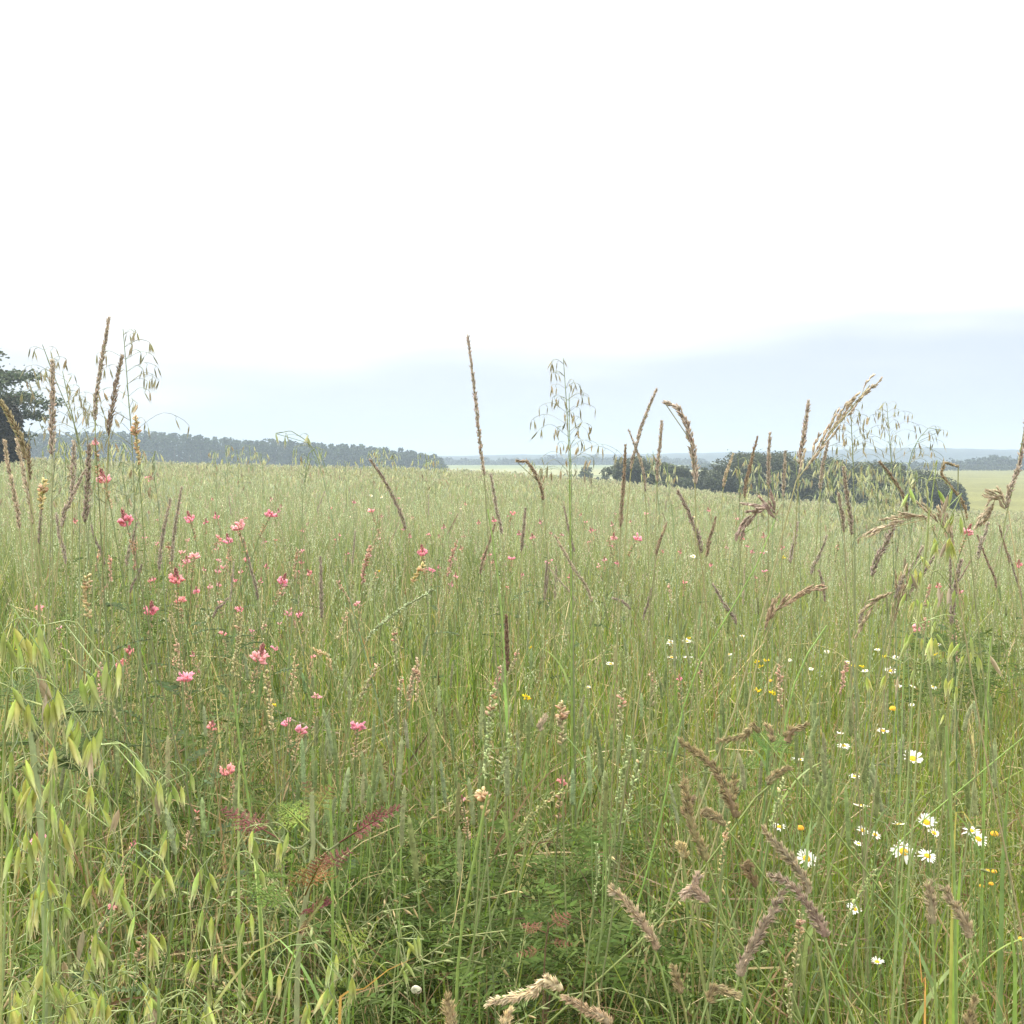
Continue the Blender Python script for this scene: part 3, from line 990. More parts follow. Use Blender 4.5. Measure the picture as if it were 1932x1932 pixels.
# pale big oats at the right
wild_oat([(1768, 868), (1752, 880), (1748, 930), (1752, 1010), (1730, 1180)], 1.25, 17, 'big pale oat at the right with fat spikelets overlapping the end of the hedge', near=True, spl=.026, spread=.07, bias=.6)
wild_oat([(1815, 930), (1790, 945), (1772, 1000), (1762, 1090), (1740, 1250)], 1.3, 15, 'big pale oat below the end of the hedge, spikelets hanging over green sward', near=True, spl=.025, spread=.06, bias=.5)
wild_oat([(1738, 1010), (1722, 1050), (1712, 1130), (1705, 1260)], 1.4, 10, 'pale green oat hanging beside slanting dark seed heads at the right', near=True, spl=.024, spread=.05)
wild_oat([(1840, 1200), (1820, 1210), (1808, 1270), (1800, 1400)], 1.5, 7, 'pale oat low at the right, above the fern-like dark herb', near=True, spl=.022, spread=.05)
# foreground oats, lower left
FG = 'big green wild oats in the lower left corner'
for poly, d, nsp, lab, b, spl in (
        ([(20, 1140), (60, 1160), (95, 1230), (110, 1330), (90, 1560)], .84, 22, 'yellow-green oat nearest the lens at the left edge, spikelets blurring together', .2, .028),
        ([(210, 1290), (165, 1190), (110, 1160), (50, 1230), (20, 1460)], .86, 14, 'green oat arching over to the right above the thick pale stem', .5, .027),
        ([(80, 1330), (60, 1250), (40, 1230), (15, 1300), (5, 1480)], .82, 14, 'cluster of yellow oat spikelets hanging at the left edge under the arch', .1, .028),
        ([(298, 1500), (270, 1445), (222, 1395), (170, 1420), (130, 1600)], .92, 11, 'oat branch stepping down to the right with single fat spikelets', .6, .027),
        ([(205, 1560), (180, 1500), (140, 1480), (105, 1540), (95, 1720)], .9, 12, 'bunch of pale oat spikelets hanging below the thick pale stem', .1, .029),
        ([(530, 1590), (505, 1555), (475, 1548), (440, 1620), (400, 1800)], 1.05, 11, 'oat spikelets hanging in front of the red feathery leaf', .3, .029),
        ([(325, 1660), (290, 1600), (250, 1590), (215, 1680), (200, 1860)], .95, 14, 'fat green oat spikelets above the broad curved blade', .3, .028),
        ([(270, 1720), (250, 1690), (220, 1720), (190, 1860)], .95, 9, 'oat drooping low beside the snapped stalk in the lower left', .2, .027),
        ([(120, 1690), (80, 1660), (40, 1710), (20, 1850)], .9, 12, 'oat of slender grey-green spikelets below the low pink flower', .1, .025),
        ([(645, 1850), (610, 1790), (575, 1770), (545, 1850), (530, 1932)], 1.0, 10, 'oat hanging right of the broad curved blade near the bottom edge', .5, .026),
        ([(350, 1460), (330, 1430), (300, 1460), (285, 1600)], 1.1, 6, 'few-flowered oat above the small pink floret', .3, .024)):
    wild_oat(poly, d, nsp, lab, FG, near=True, spl=spl, spread=.05, bias=b, dry=.05)
for x_, y_, d in ((30, 1850, .82), (90, 1870, .86), (150, 1840, .84), (210, 1860, .9), (270, 1880, .84), (330, 1860, .95), (15, 1780, .9), (130, 1790, .95), (60, 1920, .8), (400, 1900, .9), (185, 1915, .8), (240, 1790, .98), (10, 1640, .9), (60, 1580, 1.0)):
    wild_oat([(x_ + 22, y_ + 46), (x_ + 12, y_ + 8), (x_ - 6, y_), (x_ - 30, y_ + 70)], d, 9, 'green oat tangled with others along the bottom left corner', FG, near=True, spl=.025, spread=.045, bias=.2, dry=.05)
wild_oat([(800, 1772), (775, 1742), (760, 1740), (745, 1830)], 1.15, 4, 'short oat with four green spikelets among dark herb leaves at the bottom', near=True, spl=.024, spread=.03, dry=0)


# ---- dense brown seed heads
BROWN = (0.43, 0.375, 0.32)
DARKBR = (0.34, 0.285, 0.24)
TAN = (0.47, 0.405, 0.31)
PURP = (0.36, 0.285, 0.245)
SPIKES = 'brown grass seed heads standing above the meadow'


def seed_spike(poly, d, wpx, col, label, group=SPIKES, loose=0.35, dens=1.0, lean=.3, cat='grass seed head', name='brown_seed_grass', stemcol=(.24, .25, .12), leafy=True):
    root, path, f0, L_ = plant_path(poly, d, 60, lean)
    o = thing(name, label, cat, root, group)
    stem_mesh(o, path, .0017, .0007, stemcol)
    w = wpx * PX * d * rng.uniform(.30, .41)
    loose = loose * rng.uniform(.6, 1.5)
    hl = 1 - f0
    n = int(np.clip(hl * L_ / max(w, .002) * 9.0 * dens, 60, 520))
    f = np.clip(f0 + hl * (np.arange(n) + rng.uniform(0, 1, n)) / n, 0, .999)
    u = (f - f0) / hl
    b, ax = on(path, f)
    out = nrm(np.cross(ax, rng.normal(0, 1, (n, 3))))
    # husks crowd in short side clusters, thinner at both ends
    clus = 0.85 + rng.uniform(.08, .28) * np.sin(u * (10 + 6 * hl * L_ * 10) * 2 + rng.uniform(0, 6))
    env = w * np.clip(np.minimum(1, (1 - u) * 1.7 + .10) * np.minimum(1, u * 6 + .3), .15, 1) * np.clip(clus, .3, 1.1)
    ln = np.clip(w * 1.7, .0042, .0085) * rng.uniform(.75, 1.25, n)
    stray = (rng.random(n) < .16) * rng.uniform(.3, .8, n)
    dv = nrm(ax + out * (loose + stray + rng.uniform(-.15, .25, n))[:, None])
    base = b + out * (env * rng.uniform(.05, .75, n))[:, None] - ax * (ln * .4)[:, None]
    g = Geo()
    c = jit(col, n, .24, .05)
    spindles(g, base, dv, ln, np.clip(w * .28, .0007, .0014), c, 4, .7, None, None, np.clip(np.array(col) * 1.35 + .03, 0, .8))
    # side branches hold the husks to the stalk
    m = n // 3
    P = np.stack([b[:m * 3:3], (b[:m * 3:3] + base[:m * 3:3]) / 2 + ax[:m * 3:3] * .001, base[:m * 3:3] + dv[:m * 3:3] * .002], 1)
    tubes(g, P, np.full((m, 3), .0005), jit(col, m, .1), 3)
    g.build('seed_head', M_SEED, o)
    if leafy and d < 2.6:
        leaf_blade(o, path, rng.uniform(.25, .5), rng.uniform(.15, .28), .003, rng.uniform(0, 6.28), (.16, .22, .08))
    return o


def airy_head(poly, d, wpx, col, label, group=SPIKES, lean=.3, nh=None):
    """A feathery head: long side sprays swept towards the tip."""
    root, path, f0, L_ = plant_path(poly, d, 60, lean)
    o = thing('feathery_seed_grass', label, 'grass seed head', root, group)
    stem_mesh(o, path, .0018, .0007, (.30, .29, .15) if nh is None else (.26, .36, .10))
    if nh is not None:
        q = at(*poly[nh - 1], d) - root
        f0 = int(np.argmin(np.linalg.norm(path - q, axis=1))) / (len(path) - 1)
    hl = 1 - f0
    w = wpx * PX * d
    g = Geo()
    nb = 22
    for k in range(nb):
        u = k / nb
        b, ax = on(path, np.array([f0 + hl * u]))
        b, ax = b[0], ax[0]
        out = nrm(np.cross(ax, rng.normal(0, 1, 3)))
        ln = hl * L_ * .34 * (1 - .55 * u) * rng.uniform(.6, 1.1)
        e = b + ax * ln + out * w * (1 - .6 * u) * rng.uniform(.3, .9)
        br = catmull([b, (b + e) / 2 + out * w * .14, e], 12)
        tubes(g, br[None], np.full((1, 12), .0005), jit(col, 1, .1), 3)
        m = int(14 + 10 * (1 - u))
        p, t = on(br, rng.uniform(.25, 1, m))
        dv = nrm(t + nrm(rng.normal(0, 1, (m, 3))) * .28)
        spindles(g, p, dv, rng.uniform(.005, .009, m), .0012, jit(col, m, .2), 4, .7, None, None, np.array(col) * 1.35)
    g.build('seed_head', M_SEED, o)
    return o


for poly, d, w, c, lab in (
        ([(882, 632), (890, 690), (898, 760), (908, 862), (914, 900)], 1.9, 12, BROWN, 'tallest brown spike at the centre, standing alone against white sky'),
        ([(206, 598), (197, 650), (189, 700), (182, 748), (180, 790)], 1.9, 13, BROWN, 'tallest dark spike at the left, tip highest of all above the oats'),
        ([(231, 670), (221, 715), (212, 770), (205, 820)], 1.9, 13, DARKBR, 'dark spike leaning right between the tallest left spike and the arching oat'),
        ([(99, 680), (99, 730), (99, 790), (98, 850)], 1.8, 17, BROWN, 'thick upright brown spike just beside the dark edge tree'),
        ([(-6, 748), (14, 775), (32, 812), (48, 862)], 1.35, 15, (.30, .26, .16), 'bent olive-brown head bowing in front of the edge tree'),
        ([(8, 830), (14, 870), (24, 920), (36, 990)], 1.7, 11, TAN, 'tan spike at the left edge against the black-green bush'),
        ([(31, 828), (40, 870), (50, 920), (62, 985)], 1.6, 13, TAN, 'paler tan spike beside the left edge spike against the black-green bush'),
        ([(53, 838), (54, 870), (56, 905)], 1.5, 14, (.27, .22, .15), 'short stout spike under the bent olive-brown head'),
        ([(139, 832), (139, 875), (137, 925)], 2.0, 13, BROWN, 'upright brown spike under the slanting left oat'),
        ([(168, 838), (166, 900), (163, 960), (160, 990)], 1.9, 13, DARKBR, 'long dark spike beside the topmost pink flower'),
        ([(162, 885), (146, 915), (128, 955), (118, 985)], 1.8, 12, BROWN, 'brown head leaning right, crossing low behind the long dark spike'),
        ([(343, 918), (336, 960), (328, 1010), (325, 1060)], 2.4, 9, BROWN, 'slim brown spike right of the two upper left pink flowers'),
        ([(322, 940), (312, 985), (304, 1035), (300, 1080)], 2.4, 9, BROWN, 'slim brown spike left of the slim one by the pink flowers'),
        ([(78, 945), (76, 990), (74, 1030)], 2.2, 9, DARKBR, 'dark spike left of the group of brown heads below the tan spikes'),
        ([(172, 990), (180, 1020), (196, 1060)], 2.2, 9, DARKBR, 'dark head tilting left below the crossing brown heads'),
        ([(106, 968), (112, 1010), (124, 1060)], 2.1, 9, BROWN, 'brown head tilting left under the upright brown spike'),
        ([(258, 985), (250, 1020), (238, 1068)], 2.3, 8, BROWN, 'small brown head near the second pink flower cluster'),
        ([(268, 1065), (258, 1090), (245, 1120)], 2.3, 8, DARKBR, 'small dark head above the dark vetch leaves at the left'),
        ([(697, 867), (716, 890), (738, 930), (758, 975), (766, 1005)], 2.1, 10, DARKBR, 'bowed dark head leaning left of centre before the end of the wood'),
        ([(926, 893), (931, 925), (938, 965), (946, 1005)], 2.2, 9, BROWN, 'brown head directly below the tallest centre spike'),
        ([(974, 870), (992, 868), (1006, 886), (1018, 912), (1024, 940)], 2.3, 11, (.36, .29, .21), 'brown head nodding over to the left, just left of the tall middle oat'),
        ([(1064, 955), (1070, 985), (1078, 1020), (1084, 1045)], 2.4, 8, DARKBR, 'dark head below the tall middle oat'),
        ([(991, 958), (989, 990), (986, 1020), (984, 1040)], 2.5, 8, DARKBR, 'straight dark head between two small pink flowers at the centre'),
        ([(1239, 733), (1226, 765), (1210, 805), (1198, 850), (1190, 890)], 2.0, 11, BROWN, 'brown spike leaning right, crossed by a shorter one, before the first hedge shrub'),
        ([(1186, 810), (1197, 840), (1212, 880), (1218, 930)], 2.0, 10, BROWN, 'shorter spike leaning left across the taller leaning one'),
        ([(1249, 793), (1246, 830), (1242, 870), (1240, 900)], 2.1, 10, BROWN, 'straight thin spike right of the crossed pair'),
        ([(1180, 838), (1178, 885), (1175, 935), (1171, 990)], 1.9, 11, (.33, .26, .20), 'long pale brown spike left of the crossed pair'),
        ([(1253, 758), (1275, 764), (1294, 795), (1305, 835), (1311, 885), (1312, 915)], 1.7, 17, BROWN, 'thick brown head bowing left over the gap in the hedge'),
        ([(1526, 756), (1521, 790), (1514, 835), (1508, 880)], 1.9, 14, BROWN, 'upright dark spike touching the leaning tan head'),
        ([(1429, 824), (1421, 855), (1412, 895), (1405, 935)], 2.1, 10, (.31, .24, .18), 'spike leaning right before the dome of the largest shrub'),
        ([(1453, 816), (1451, 845), (1450, 875), (1450, 910)], 2.2, 10, BROWN, 'small upright spike on the dome of the largest shrub'),
        ([(1384, 855), (1374, 885), (1364, 925)], 2.2, 9, TAN, 'tan head left of the largest shrub, above the purple nodding head'),
        ([(1563, 832), (1556, 865), (1548, 915)], 2.0, 9, BROWN, 'thin spike right of the leaning tan head base'),
        ([(1482, 850), (1480, 890), (1478, 930)], 2.1, 9, BROWN, 'spike half hidden behind oats before the largest shrub'),
        ([(1592, 880), (1596, 920), (1602, 965), (1606, 1000)], 1.8, 12, DARKBR, 'dark head at the left margin of the oat curtain'),
        ([(1582, 930), (1586, 960), (1592, 1000)], 1.9, 11, DARKBR, 'lower dark head under the left margin of the oat curtain'),
        ([(1658, 870), (1680, 895), (1700, 930), (1712, 965)], 1.9, 9, (.28, .22, .16), 'olive head bowing left inside the oat curtain'),
        ([(1690, 985), (1676, 1015), (1660, 1050), (1645, 1085)], 1.7, 14, DARKBR, 'dark slanting head under the oat curtain, first of three parallel ones'),
        ([(1772, 1038), (1752, 1065), (1730, 1100), (1708, 1135)], 1.6, 14, DARKBR, 'longest of the slanting dark heads, beside the pale big oats'),
        ([(1742, 1030), (1726, 1060), (1706, 1095), (1690, 1125)], 1.6, 12, BROWN, 'slanting brown head parallel and left of the longest slanting one'),
        ([(1813, 1055), (1806, 1090), (1800, 1130), (1795, 1180)], 1.7, 12, DARKBR, 'near-upright dark head right of the longest slanting one'),
        ([(1808, 880), (1790, 870), (1770, 880), (1790, 915), (1815, 945), (1824, 975)], 1.6, 9, (.34, .28, .18), 'olive-tan head curving over the end shrub of the hedge'),
        ([(1936, 790), (1932, 835), (1922, 880), (1908, 920), (1898, 960)], 1.6, 14, BROWN, 'brown head cut by the right edge, above the green field'),
        ([(1278, 925), (1296, 960), (1312, 1000), (1322, 1040)], 1.8, 13, DARKBR, 'dark head tilting left, lower part of the bowed pair near the hedge gap'),
        ([(1258, 985), (1250, 1010), (1238, 1050)], 2.0, 9, (.36, .28, .2), 'tan head leaning right below the hedge gap'),
        ([(1345, 1102), (1358, 1125), (1376, 1155), (1390, 1178)], 1.9, 10, DARKBR, 'slanting dark head left of the long bright green diagonal stem'),
        ([(1228, 1110), (1222, 1140), (1214, 1170)], 2.2, 8, DARKBR, 'short dark head in the middle distance, right of centre'),
        ([(955, 1160), (956, 1200), (957, 1235), (958, 1265)], 1.9, 10, (.20, .12, .09), 'rust-brown upright head in the middle of the green sward'),
        ([(1032, 1060), (1030, 1090), (1028, 1130)], 2.3, 7, DARKBR, 'little dark head below the centre pink flowers'),
        ([(1155, 1128), (1172, 1136), (1190, 1152)], 2.1, 7, DARKBR, 'dark nodding head, nearly level, right of centre'),
        ([(1505, 985), (1500, 1020), (1490, 1065)], 2.1, 10, BROWN, 'brown head under the upright dark spike, above the green sward'),
        ([(1560, 1010), (1548, 1045), (1530, 1085)], 2.0, 10, BROWN, 'brown slanting head right of the long bright green diagonal stem'),
        ([(1545, 1075), (1552, 1100), (1556, 1130)], 2.0, 8, DARKBR, 'dark stubby head below the slanting ones right of the diagonal stem'),
        ([(1640, 1120), (1632, 1150), (1620, 1180)], 2.0, 8, DARKBR, 'dark small head above the daisies at the right'),
        ([(430, 1128), (418, 1145), (402, 1165)], 2.2, 6, DARKBR, 'small dark head slanting among the left pink flowers'),
        ([(1865, 985), (1858, 1010), (1846, 1050)], 1.9, 10, BROWN, 'brown head under the green field at the right'),
        ([(1350, 975), (1344, 1005), (1334, 1045)], 2.1, 9, (.33, .26, .19), 'pale brown head right of the bowed pair, below the hedge')):
    seed_spike(poly, d, w, c, lab)
airy_head([(1641, 727), (1612, 758), (1580, 800), (1548, 845), (1520, 885), (1500, 915)], 1.5, 24, (.46, .40, .31), 'large feathery tan head leaning far right above the hedge')
airy_head([(1398, 1008), (1412, 975), (1438, 956), (1458, 958), (1470, 985), (1448, 1030), (1380, 1150), (1300, 1295)], 1.5, 15, PURP, 'purplish feathery head nodding left on a long bright green diagonal stem', nh=5)
airy_head([(1645, 1005), (1690, 985), (1735, 978), (1770, 985), (1795, 1040)], 1.5, 16, (.42, .36, .26), 'pale feathery head lying almost level under the oat curtain')
airy_head([(1850, 985), (1868, 960), (1888, 930), (1905, 975)], 1.6, 16, (.40, .34, .25), 'thin feathery head before the green field at the right')
airy_head([(1540, 1110), (1500, 1125), (1468, 1150), (1440, 1200)], 1.6, 14, (.40, .31, .22), 'tan feathery head arching right over the mid sward')
airy_head([(1625, 1180), (1660, 1130), (1700, 1118), (1680, 1200)], 1.6, 12, (.36, .30, .2), 'feathery olive head left of the slanting dark heads')
for i in range(26):     # the many slim brown heads in the hazy middle distance
    px, hz = rng.uniform(0, 1932), rng.uniform(.72, 1.0)
    py = rng.uniform(925, 1080)
    d = min((CAMZ - hz) / ((py - HY) * PX), 7.0)
    if d < 2.2: d = 2.2 + rng.uniform(0, 1)
    dx = rng.normal(0, .3)
    ln = .12 / (PX * d)
    seed_spike([(px, py), (px - dx * ln * .5, py + ln * .5), (px - dx * ln, py + ln)], d, .009 / (PX * d), (BROWN, DARKBR, TAN, (.35, .27, .21))[i % 4],
               'slim brown seed head scattered in the hazy middle of the meadow', 'slim brown heads in the hazy middle meadow', leafy=False)


# ---- cocksfoot: chunky lumpy heads
def cocksfoot(poly, d, wpx, col, label, dens=1.0, lean=.5):
    root, path, f0, L_ = plant_path(poly, d, 60, lean)
    o = thing('cocksfoot_grass', label, 'grass seed head', root, 'cocksfoot heads in the lower right')
    stem_mesh(o, path, .0017, .0011, (.22, .27, .10))
    w = wpx * PX * d * .5
    hl = 1 - f0
    g = Geo()
    nl = max(6, int(hl * L_ / (w * .55)))
    for k in range(nl):
        u = (k + .5) / nl
        b, ax = on(path, np.array([f0 + hl * u]))
        b, ax = b[0], ax[0]
        s = nrm(np.cross(ax, np.array([.1, 1, .05])))
        off = (s * (1 if k % 2 else -1) * rng.uniform(.1, .5) + nrm(rng.normal(0, 1, 3)) * .15) * w * (1 - .5 * u)
        m = int(38 * dens)
        out = nrm(rng.normal(0, 1, (m, 3)))
        rad_ = w * (1.0 - .45 * u) * (.6 + .4 * min(1, u * 8)) * rng.uniform(.75, 1.15)
        p = b + off + out * rad_ * rng.uniform(.1, .72, (m, 1))
        dv = nrm(ax * .9 + nrm(off + 1e-9) * .4 + out * .45)
        c = jit(col, m, .25, .06)
        spindles(g, p - dv * .003, dv, rng.uniform(.005, .008, m), rng.uniform(.0007, .0012, m), c, 4, .6, [.3, 1, .8, .3, .03], None, np.clip(np.array(col) * 1.45 + .02, 0, .85))
    tubes(g, on(path, np.linspace(f0, .99, 14))[0][None], np.linspace(w * .55, w * .2, 14)[None], jit(np.array(col) * .8, 1, .05), 6)
    g.build('seed_head', M_SEED, o)
    return o


OLB, GRB, CRM, VIO = (.34, .285, .16), (.40, .34, .23), (.60, .50, .35), (.37, .305, .235)
for poly, d, w, c, lab in (
        ([(1282, 1396), (1310, 1418), (1342, 1442), (1364, 1482), (1378, 1515), (1388, 1536)], 1.25, 27, OLB, 'longest olive-brown cocksfoot head, bending down to the right'),
        ([(1290, 1470), (1296, 1520), (1308, 1570), (1330, 1615)], 1.2, 27, OLB, 'olive-brown cocksfoot head under the longest one, tip pointing up'),
        ([(1440, 1562), (1462, 1590), (1492, 1622), (1518, 1660), (1526, 1690)], 1.15, 26, GRB, 'grey-brown cocksfoot head sloping down right, upper of the crossed pair'),
        ([(1450, 1652), (1480, 1660), (1512, 1690), (1538, 1730), (1558, 1768)], 1.1, 28, VIO, 'violet-grey cocksfoot head sloping down right below the crossed pair'),
        ([(1478, 1678), (1460, 1715), (1432, 1760), (1412, 1800), (1398, 1832)], 1.1, 32, VIO, 'big violet-grey cocksfoot head leaning right near the bottom'),
        ([(1352, 1398), (1380, 1394), (1410, 1388), (1436, 1384)], 1.5, 17, OLB, 'short cocksfoot head lying level above the green fern-like herb'),
        ([(1526, 1366), (1508, 1370), (1492, 1382), (1484, 1400)], 1.5, 24, OLB, 'stubby olive cocksfoot head at the top right of the group'),
        ([(1448, 1366), (1452, 1380), (1456, 1400)], 1.5, 18, (.44, .36, .22), 'small pointed cocksfoot head between the level and the stubby head'),
        ([(1150, 1674), (1175, 1695), (1205, 1730), (1228, 1765), (1238, 1790)], 1.1, 28, (.45, .38, .26), 'pale brown cocksfoot head sloping right at the bottom, left of the others'),
        ([(918, 1892), (960, 1884), (1010, 1872), (1058, 1866)], 1.05, 27, CRM, 'cream cocksfoot head lying level along the bottom edge, the brightest'),
        ([(1062, 1880), (1086, 1892), (1112, 1908), (1144, 1926)], 1.05, 25, (.46, .36, .24), 'second brown half-head beside the cream one along the bottom edge'),
        ([(842, 1876), (846, 1905), (850, 1945)], 1.0, 34, (.40, .33, .19), 'upright cocksfoot head cut by the bottom edge'),
        ([(962, 1905), (955, 1928), (950, 1950)], 1.0, 26, (.56, .47, .3), 'cream cocksfoot tip peeping over the bottom edge'),
        ([(1386, 1462), (1384, 1480), (1380, 1502)], 1.3, 26, OLB, 'round olive cocksfoot tuft right of the longest head'),
        ([(1492, 1448), (1470, 1462), (1446, 1478)], 1.35, 18, OLB, 'small dark cocksfoot head pointing right above the seed stalk'),
        ([(1416, 1630), (1400, 1624), (1412, 1646), (1424, 1668)], 1.15, 20, (.24, .18, .10), 'short dark hooked cocksfoot head'),
        ([(1318, 1648), (1302, 1690), (1282, 1690), (1330, 1696)], 1.15, 18, (.46, .37, .29), 'pinkish cocksfoot head lying level left of the hooked one'),
        ([(1284, 1590), (1286, 1606), (1290, 1622)], 1.2, 22, (.5, .43, .24), 'straw coloured spray under the upward pointing head'),
        ([(1752, 1662), (1754, 1690), (1758, 1735)], 1.15, 26, GRB, 'soft grey cocksfoot head upright below the daisies'),
        ([(1776, 1672), (1796, 1700), (1816, 1735), (1828, 1765)], 1.15, 28, GRB, 'soft grey cocksfoot head sloping right below the daisies'),
        ([(1842, 1880), (1836, 1900), (1830, 1932)], 1.05, 26, OLB, 'dark cocksfoot head low at the bottom right'),
        ([(1270, 1822), (1276, 1846), (1284, 1870)], 1.1, 22, OLB, 'dim cocksfoot tuft at the bottom, right of the cream head'),
        ([(1395, 1880), (1372, 1872), (1350, 1862), (1340, 1880)], 1.08, 22, OLB, 'olive cocksfoot head lying level near the bottom edge'),
        ([(1310, 1508), (1302, 1500), (1296, 1512), (1300, 1540)], 1.25, 22, (.29, .22, .14), 'round brown cocksfoot tuft beside the upward pointing head'),
        ([(1340, 1530), (1318, 1528), (1345, 1545), (1370, 1560)], 1.25, 20, (.36, .30, .18), 'pale tuft of cocksfoot between the two longest heads'),
        ([(1030, 1350), (1022, 1360), (1018, 1380)], 1.5, 10, TAN, 'small tan tuft in the green sward right of the withered stalk')):
    cocksfoot(poly, d, w, c, lab)


# ---- timothy: slim green cylinders
TIM = 'slim green timothy heads in the middle sward'


def timothy(px, py, d, ln, w, label, tilt=None, col=None):
    tilt = rng.normal(0, .12) if tilt is None else tilt
    lp = ln / (PX * d)
    root, path, f0, L_ = plant_path([(px, py), (px - tilt * lp, py + lp)], d, 30, .4)
    o = thing('timothy_grass', label, 'grass seed head', root, TIM)
    col = col or ((.27, .32, .16), (.33, .37, .21), (.23, .28, .12))[rng.integers(0, 3)]
    g = Geo()
    tubes(g, path[None, ::2], np.linspace(.0014, .0009, 15)[None], jit((.20, .28, .09), 1, .1), 4)
    g.build('stem', M_STEM, o)
    g = Geo()
    f = np.linspace(f0, .998, 14)
    p, _ = on(path, f)
    pr = np.array([.45, .9, 1, 1, 1, 1, 1, 1, 1, .97, .92, .85, .65, .25])
    tubes(g, p[None], (w * .5 * .86 * pr)[None], jit(col, 1, .1), 8)
    m = 110
    p, ax = on(path, rng.uniform(f0, .985, m))
    out = nrm(np.cross(ax, rng.normal(0, 1, (m, 3))))
    spindles(g, p + out * w * .33, nrm(out + ax * .8), w * .45, w * .09, jit(np.array(col) * 1.15, m, .2), 3, None, [.6, 1, .6, .2, .05], None, np.array(col) * 1.6)
    g.build('seed_head', M_SEED, o)
    return o


for i in range(285):
    px = rng.uniform(560, 1900) if i < 235 else rng.uniform(60, 1000)
    py = rng.uniform(1100, 1480) if i < 235 else rng.uniform(1200, 1560)
    d = (CAMZ - rng.uniform(.54, .70)) / ((py - HY) * PX)
    if d > 5.5: d = rng.uniform(3.5, 5.5)
    timothy(px, py, d, rng.uniform(.045, .085), rng.uniform(.0062, .0085), 'slim grey-green timothy head standing upright in the middle sward')
for px, py, tl, lab in ((1192, 1395, -.15, 'timothy head left of the pale green seed stalks'), (1545, 1350, .3, 'timothy head leaning right of the stubby cocksfoot'), (448, 1512, -.5, 'thick timothy head leaning left above the red leaf'),
                        (505, 1530, -.2, 'timothy head just right of the thick leaning one above the red leaf'), (1565, 1440, .4, 'timothy head among the daisies, leaning right'),
                        (1605, 1300, 0., 'timothy head above the topmost near daisy'), (1640, 1450, -.3, 'timothy head left of the topmost near daisy'), (1780, 1330, .1, 'timothy head right of the bare orange flower centre')):
    timothy(px, py, min(2.0, (CAMZ - .5) / ((py - HY) * PX)), .075, .0088, lab, tl)


# ---- pink sainfoin
PINKS = 'pink sainfoin flowers scattered over the meadow'
PINK = ((.82, .32, .40), (.84, .37, .46), (.82, .36, .37), (.84, .44, .46))


def florets(g, c, ax, n, rad_, s, col, up=.55):
    a = rng.uniform(0, 6.28) + np.arange(n) * 2.399
    e1 = nrm(np.cross(ax, np.array([.2, 1, .1])))
    e2 = np.cross(ax, e1)
    out = np.cos(a)[:, None] * e1 + np.sin(a)[:, None] * e2
    z = rng.uniform(-1, 1, n)[:, None]
    b = c + ax * z * s * .5 + out * rad_ * .2
    dv = nrm(out + ax * rng.uniform(up - .3, up + .3, n)[:, None])
    cc = jit(col, n, .10, .04)
    spindles(g, b, dv, s * rng.uniform(.9, 1.15, n), s * .19, cc, 6, .75, [.25, .7, 1, .9, .2], None, np.clip(np.array(col) * np.array([1.08, 1.25, 1.3]), 0, .9))
    b2 = b + dv * s * .55
    d2 = nrm(ax * .9 + out * .35 + rng.normal(0, .15, (n, 3)))                 # the upright standard petal
    spindles(g, b2 - d2 * s * .12, d2, s * .62, s * .25, np.clip(cc * np.array([1.0, 1.2, 1.2]), 0, .9), 6, .35, [.5, 1, 1, .8, .25])
    return b, dv


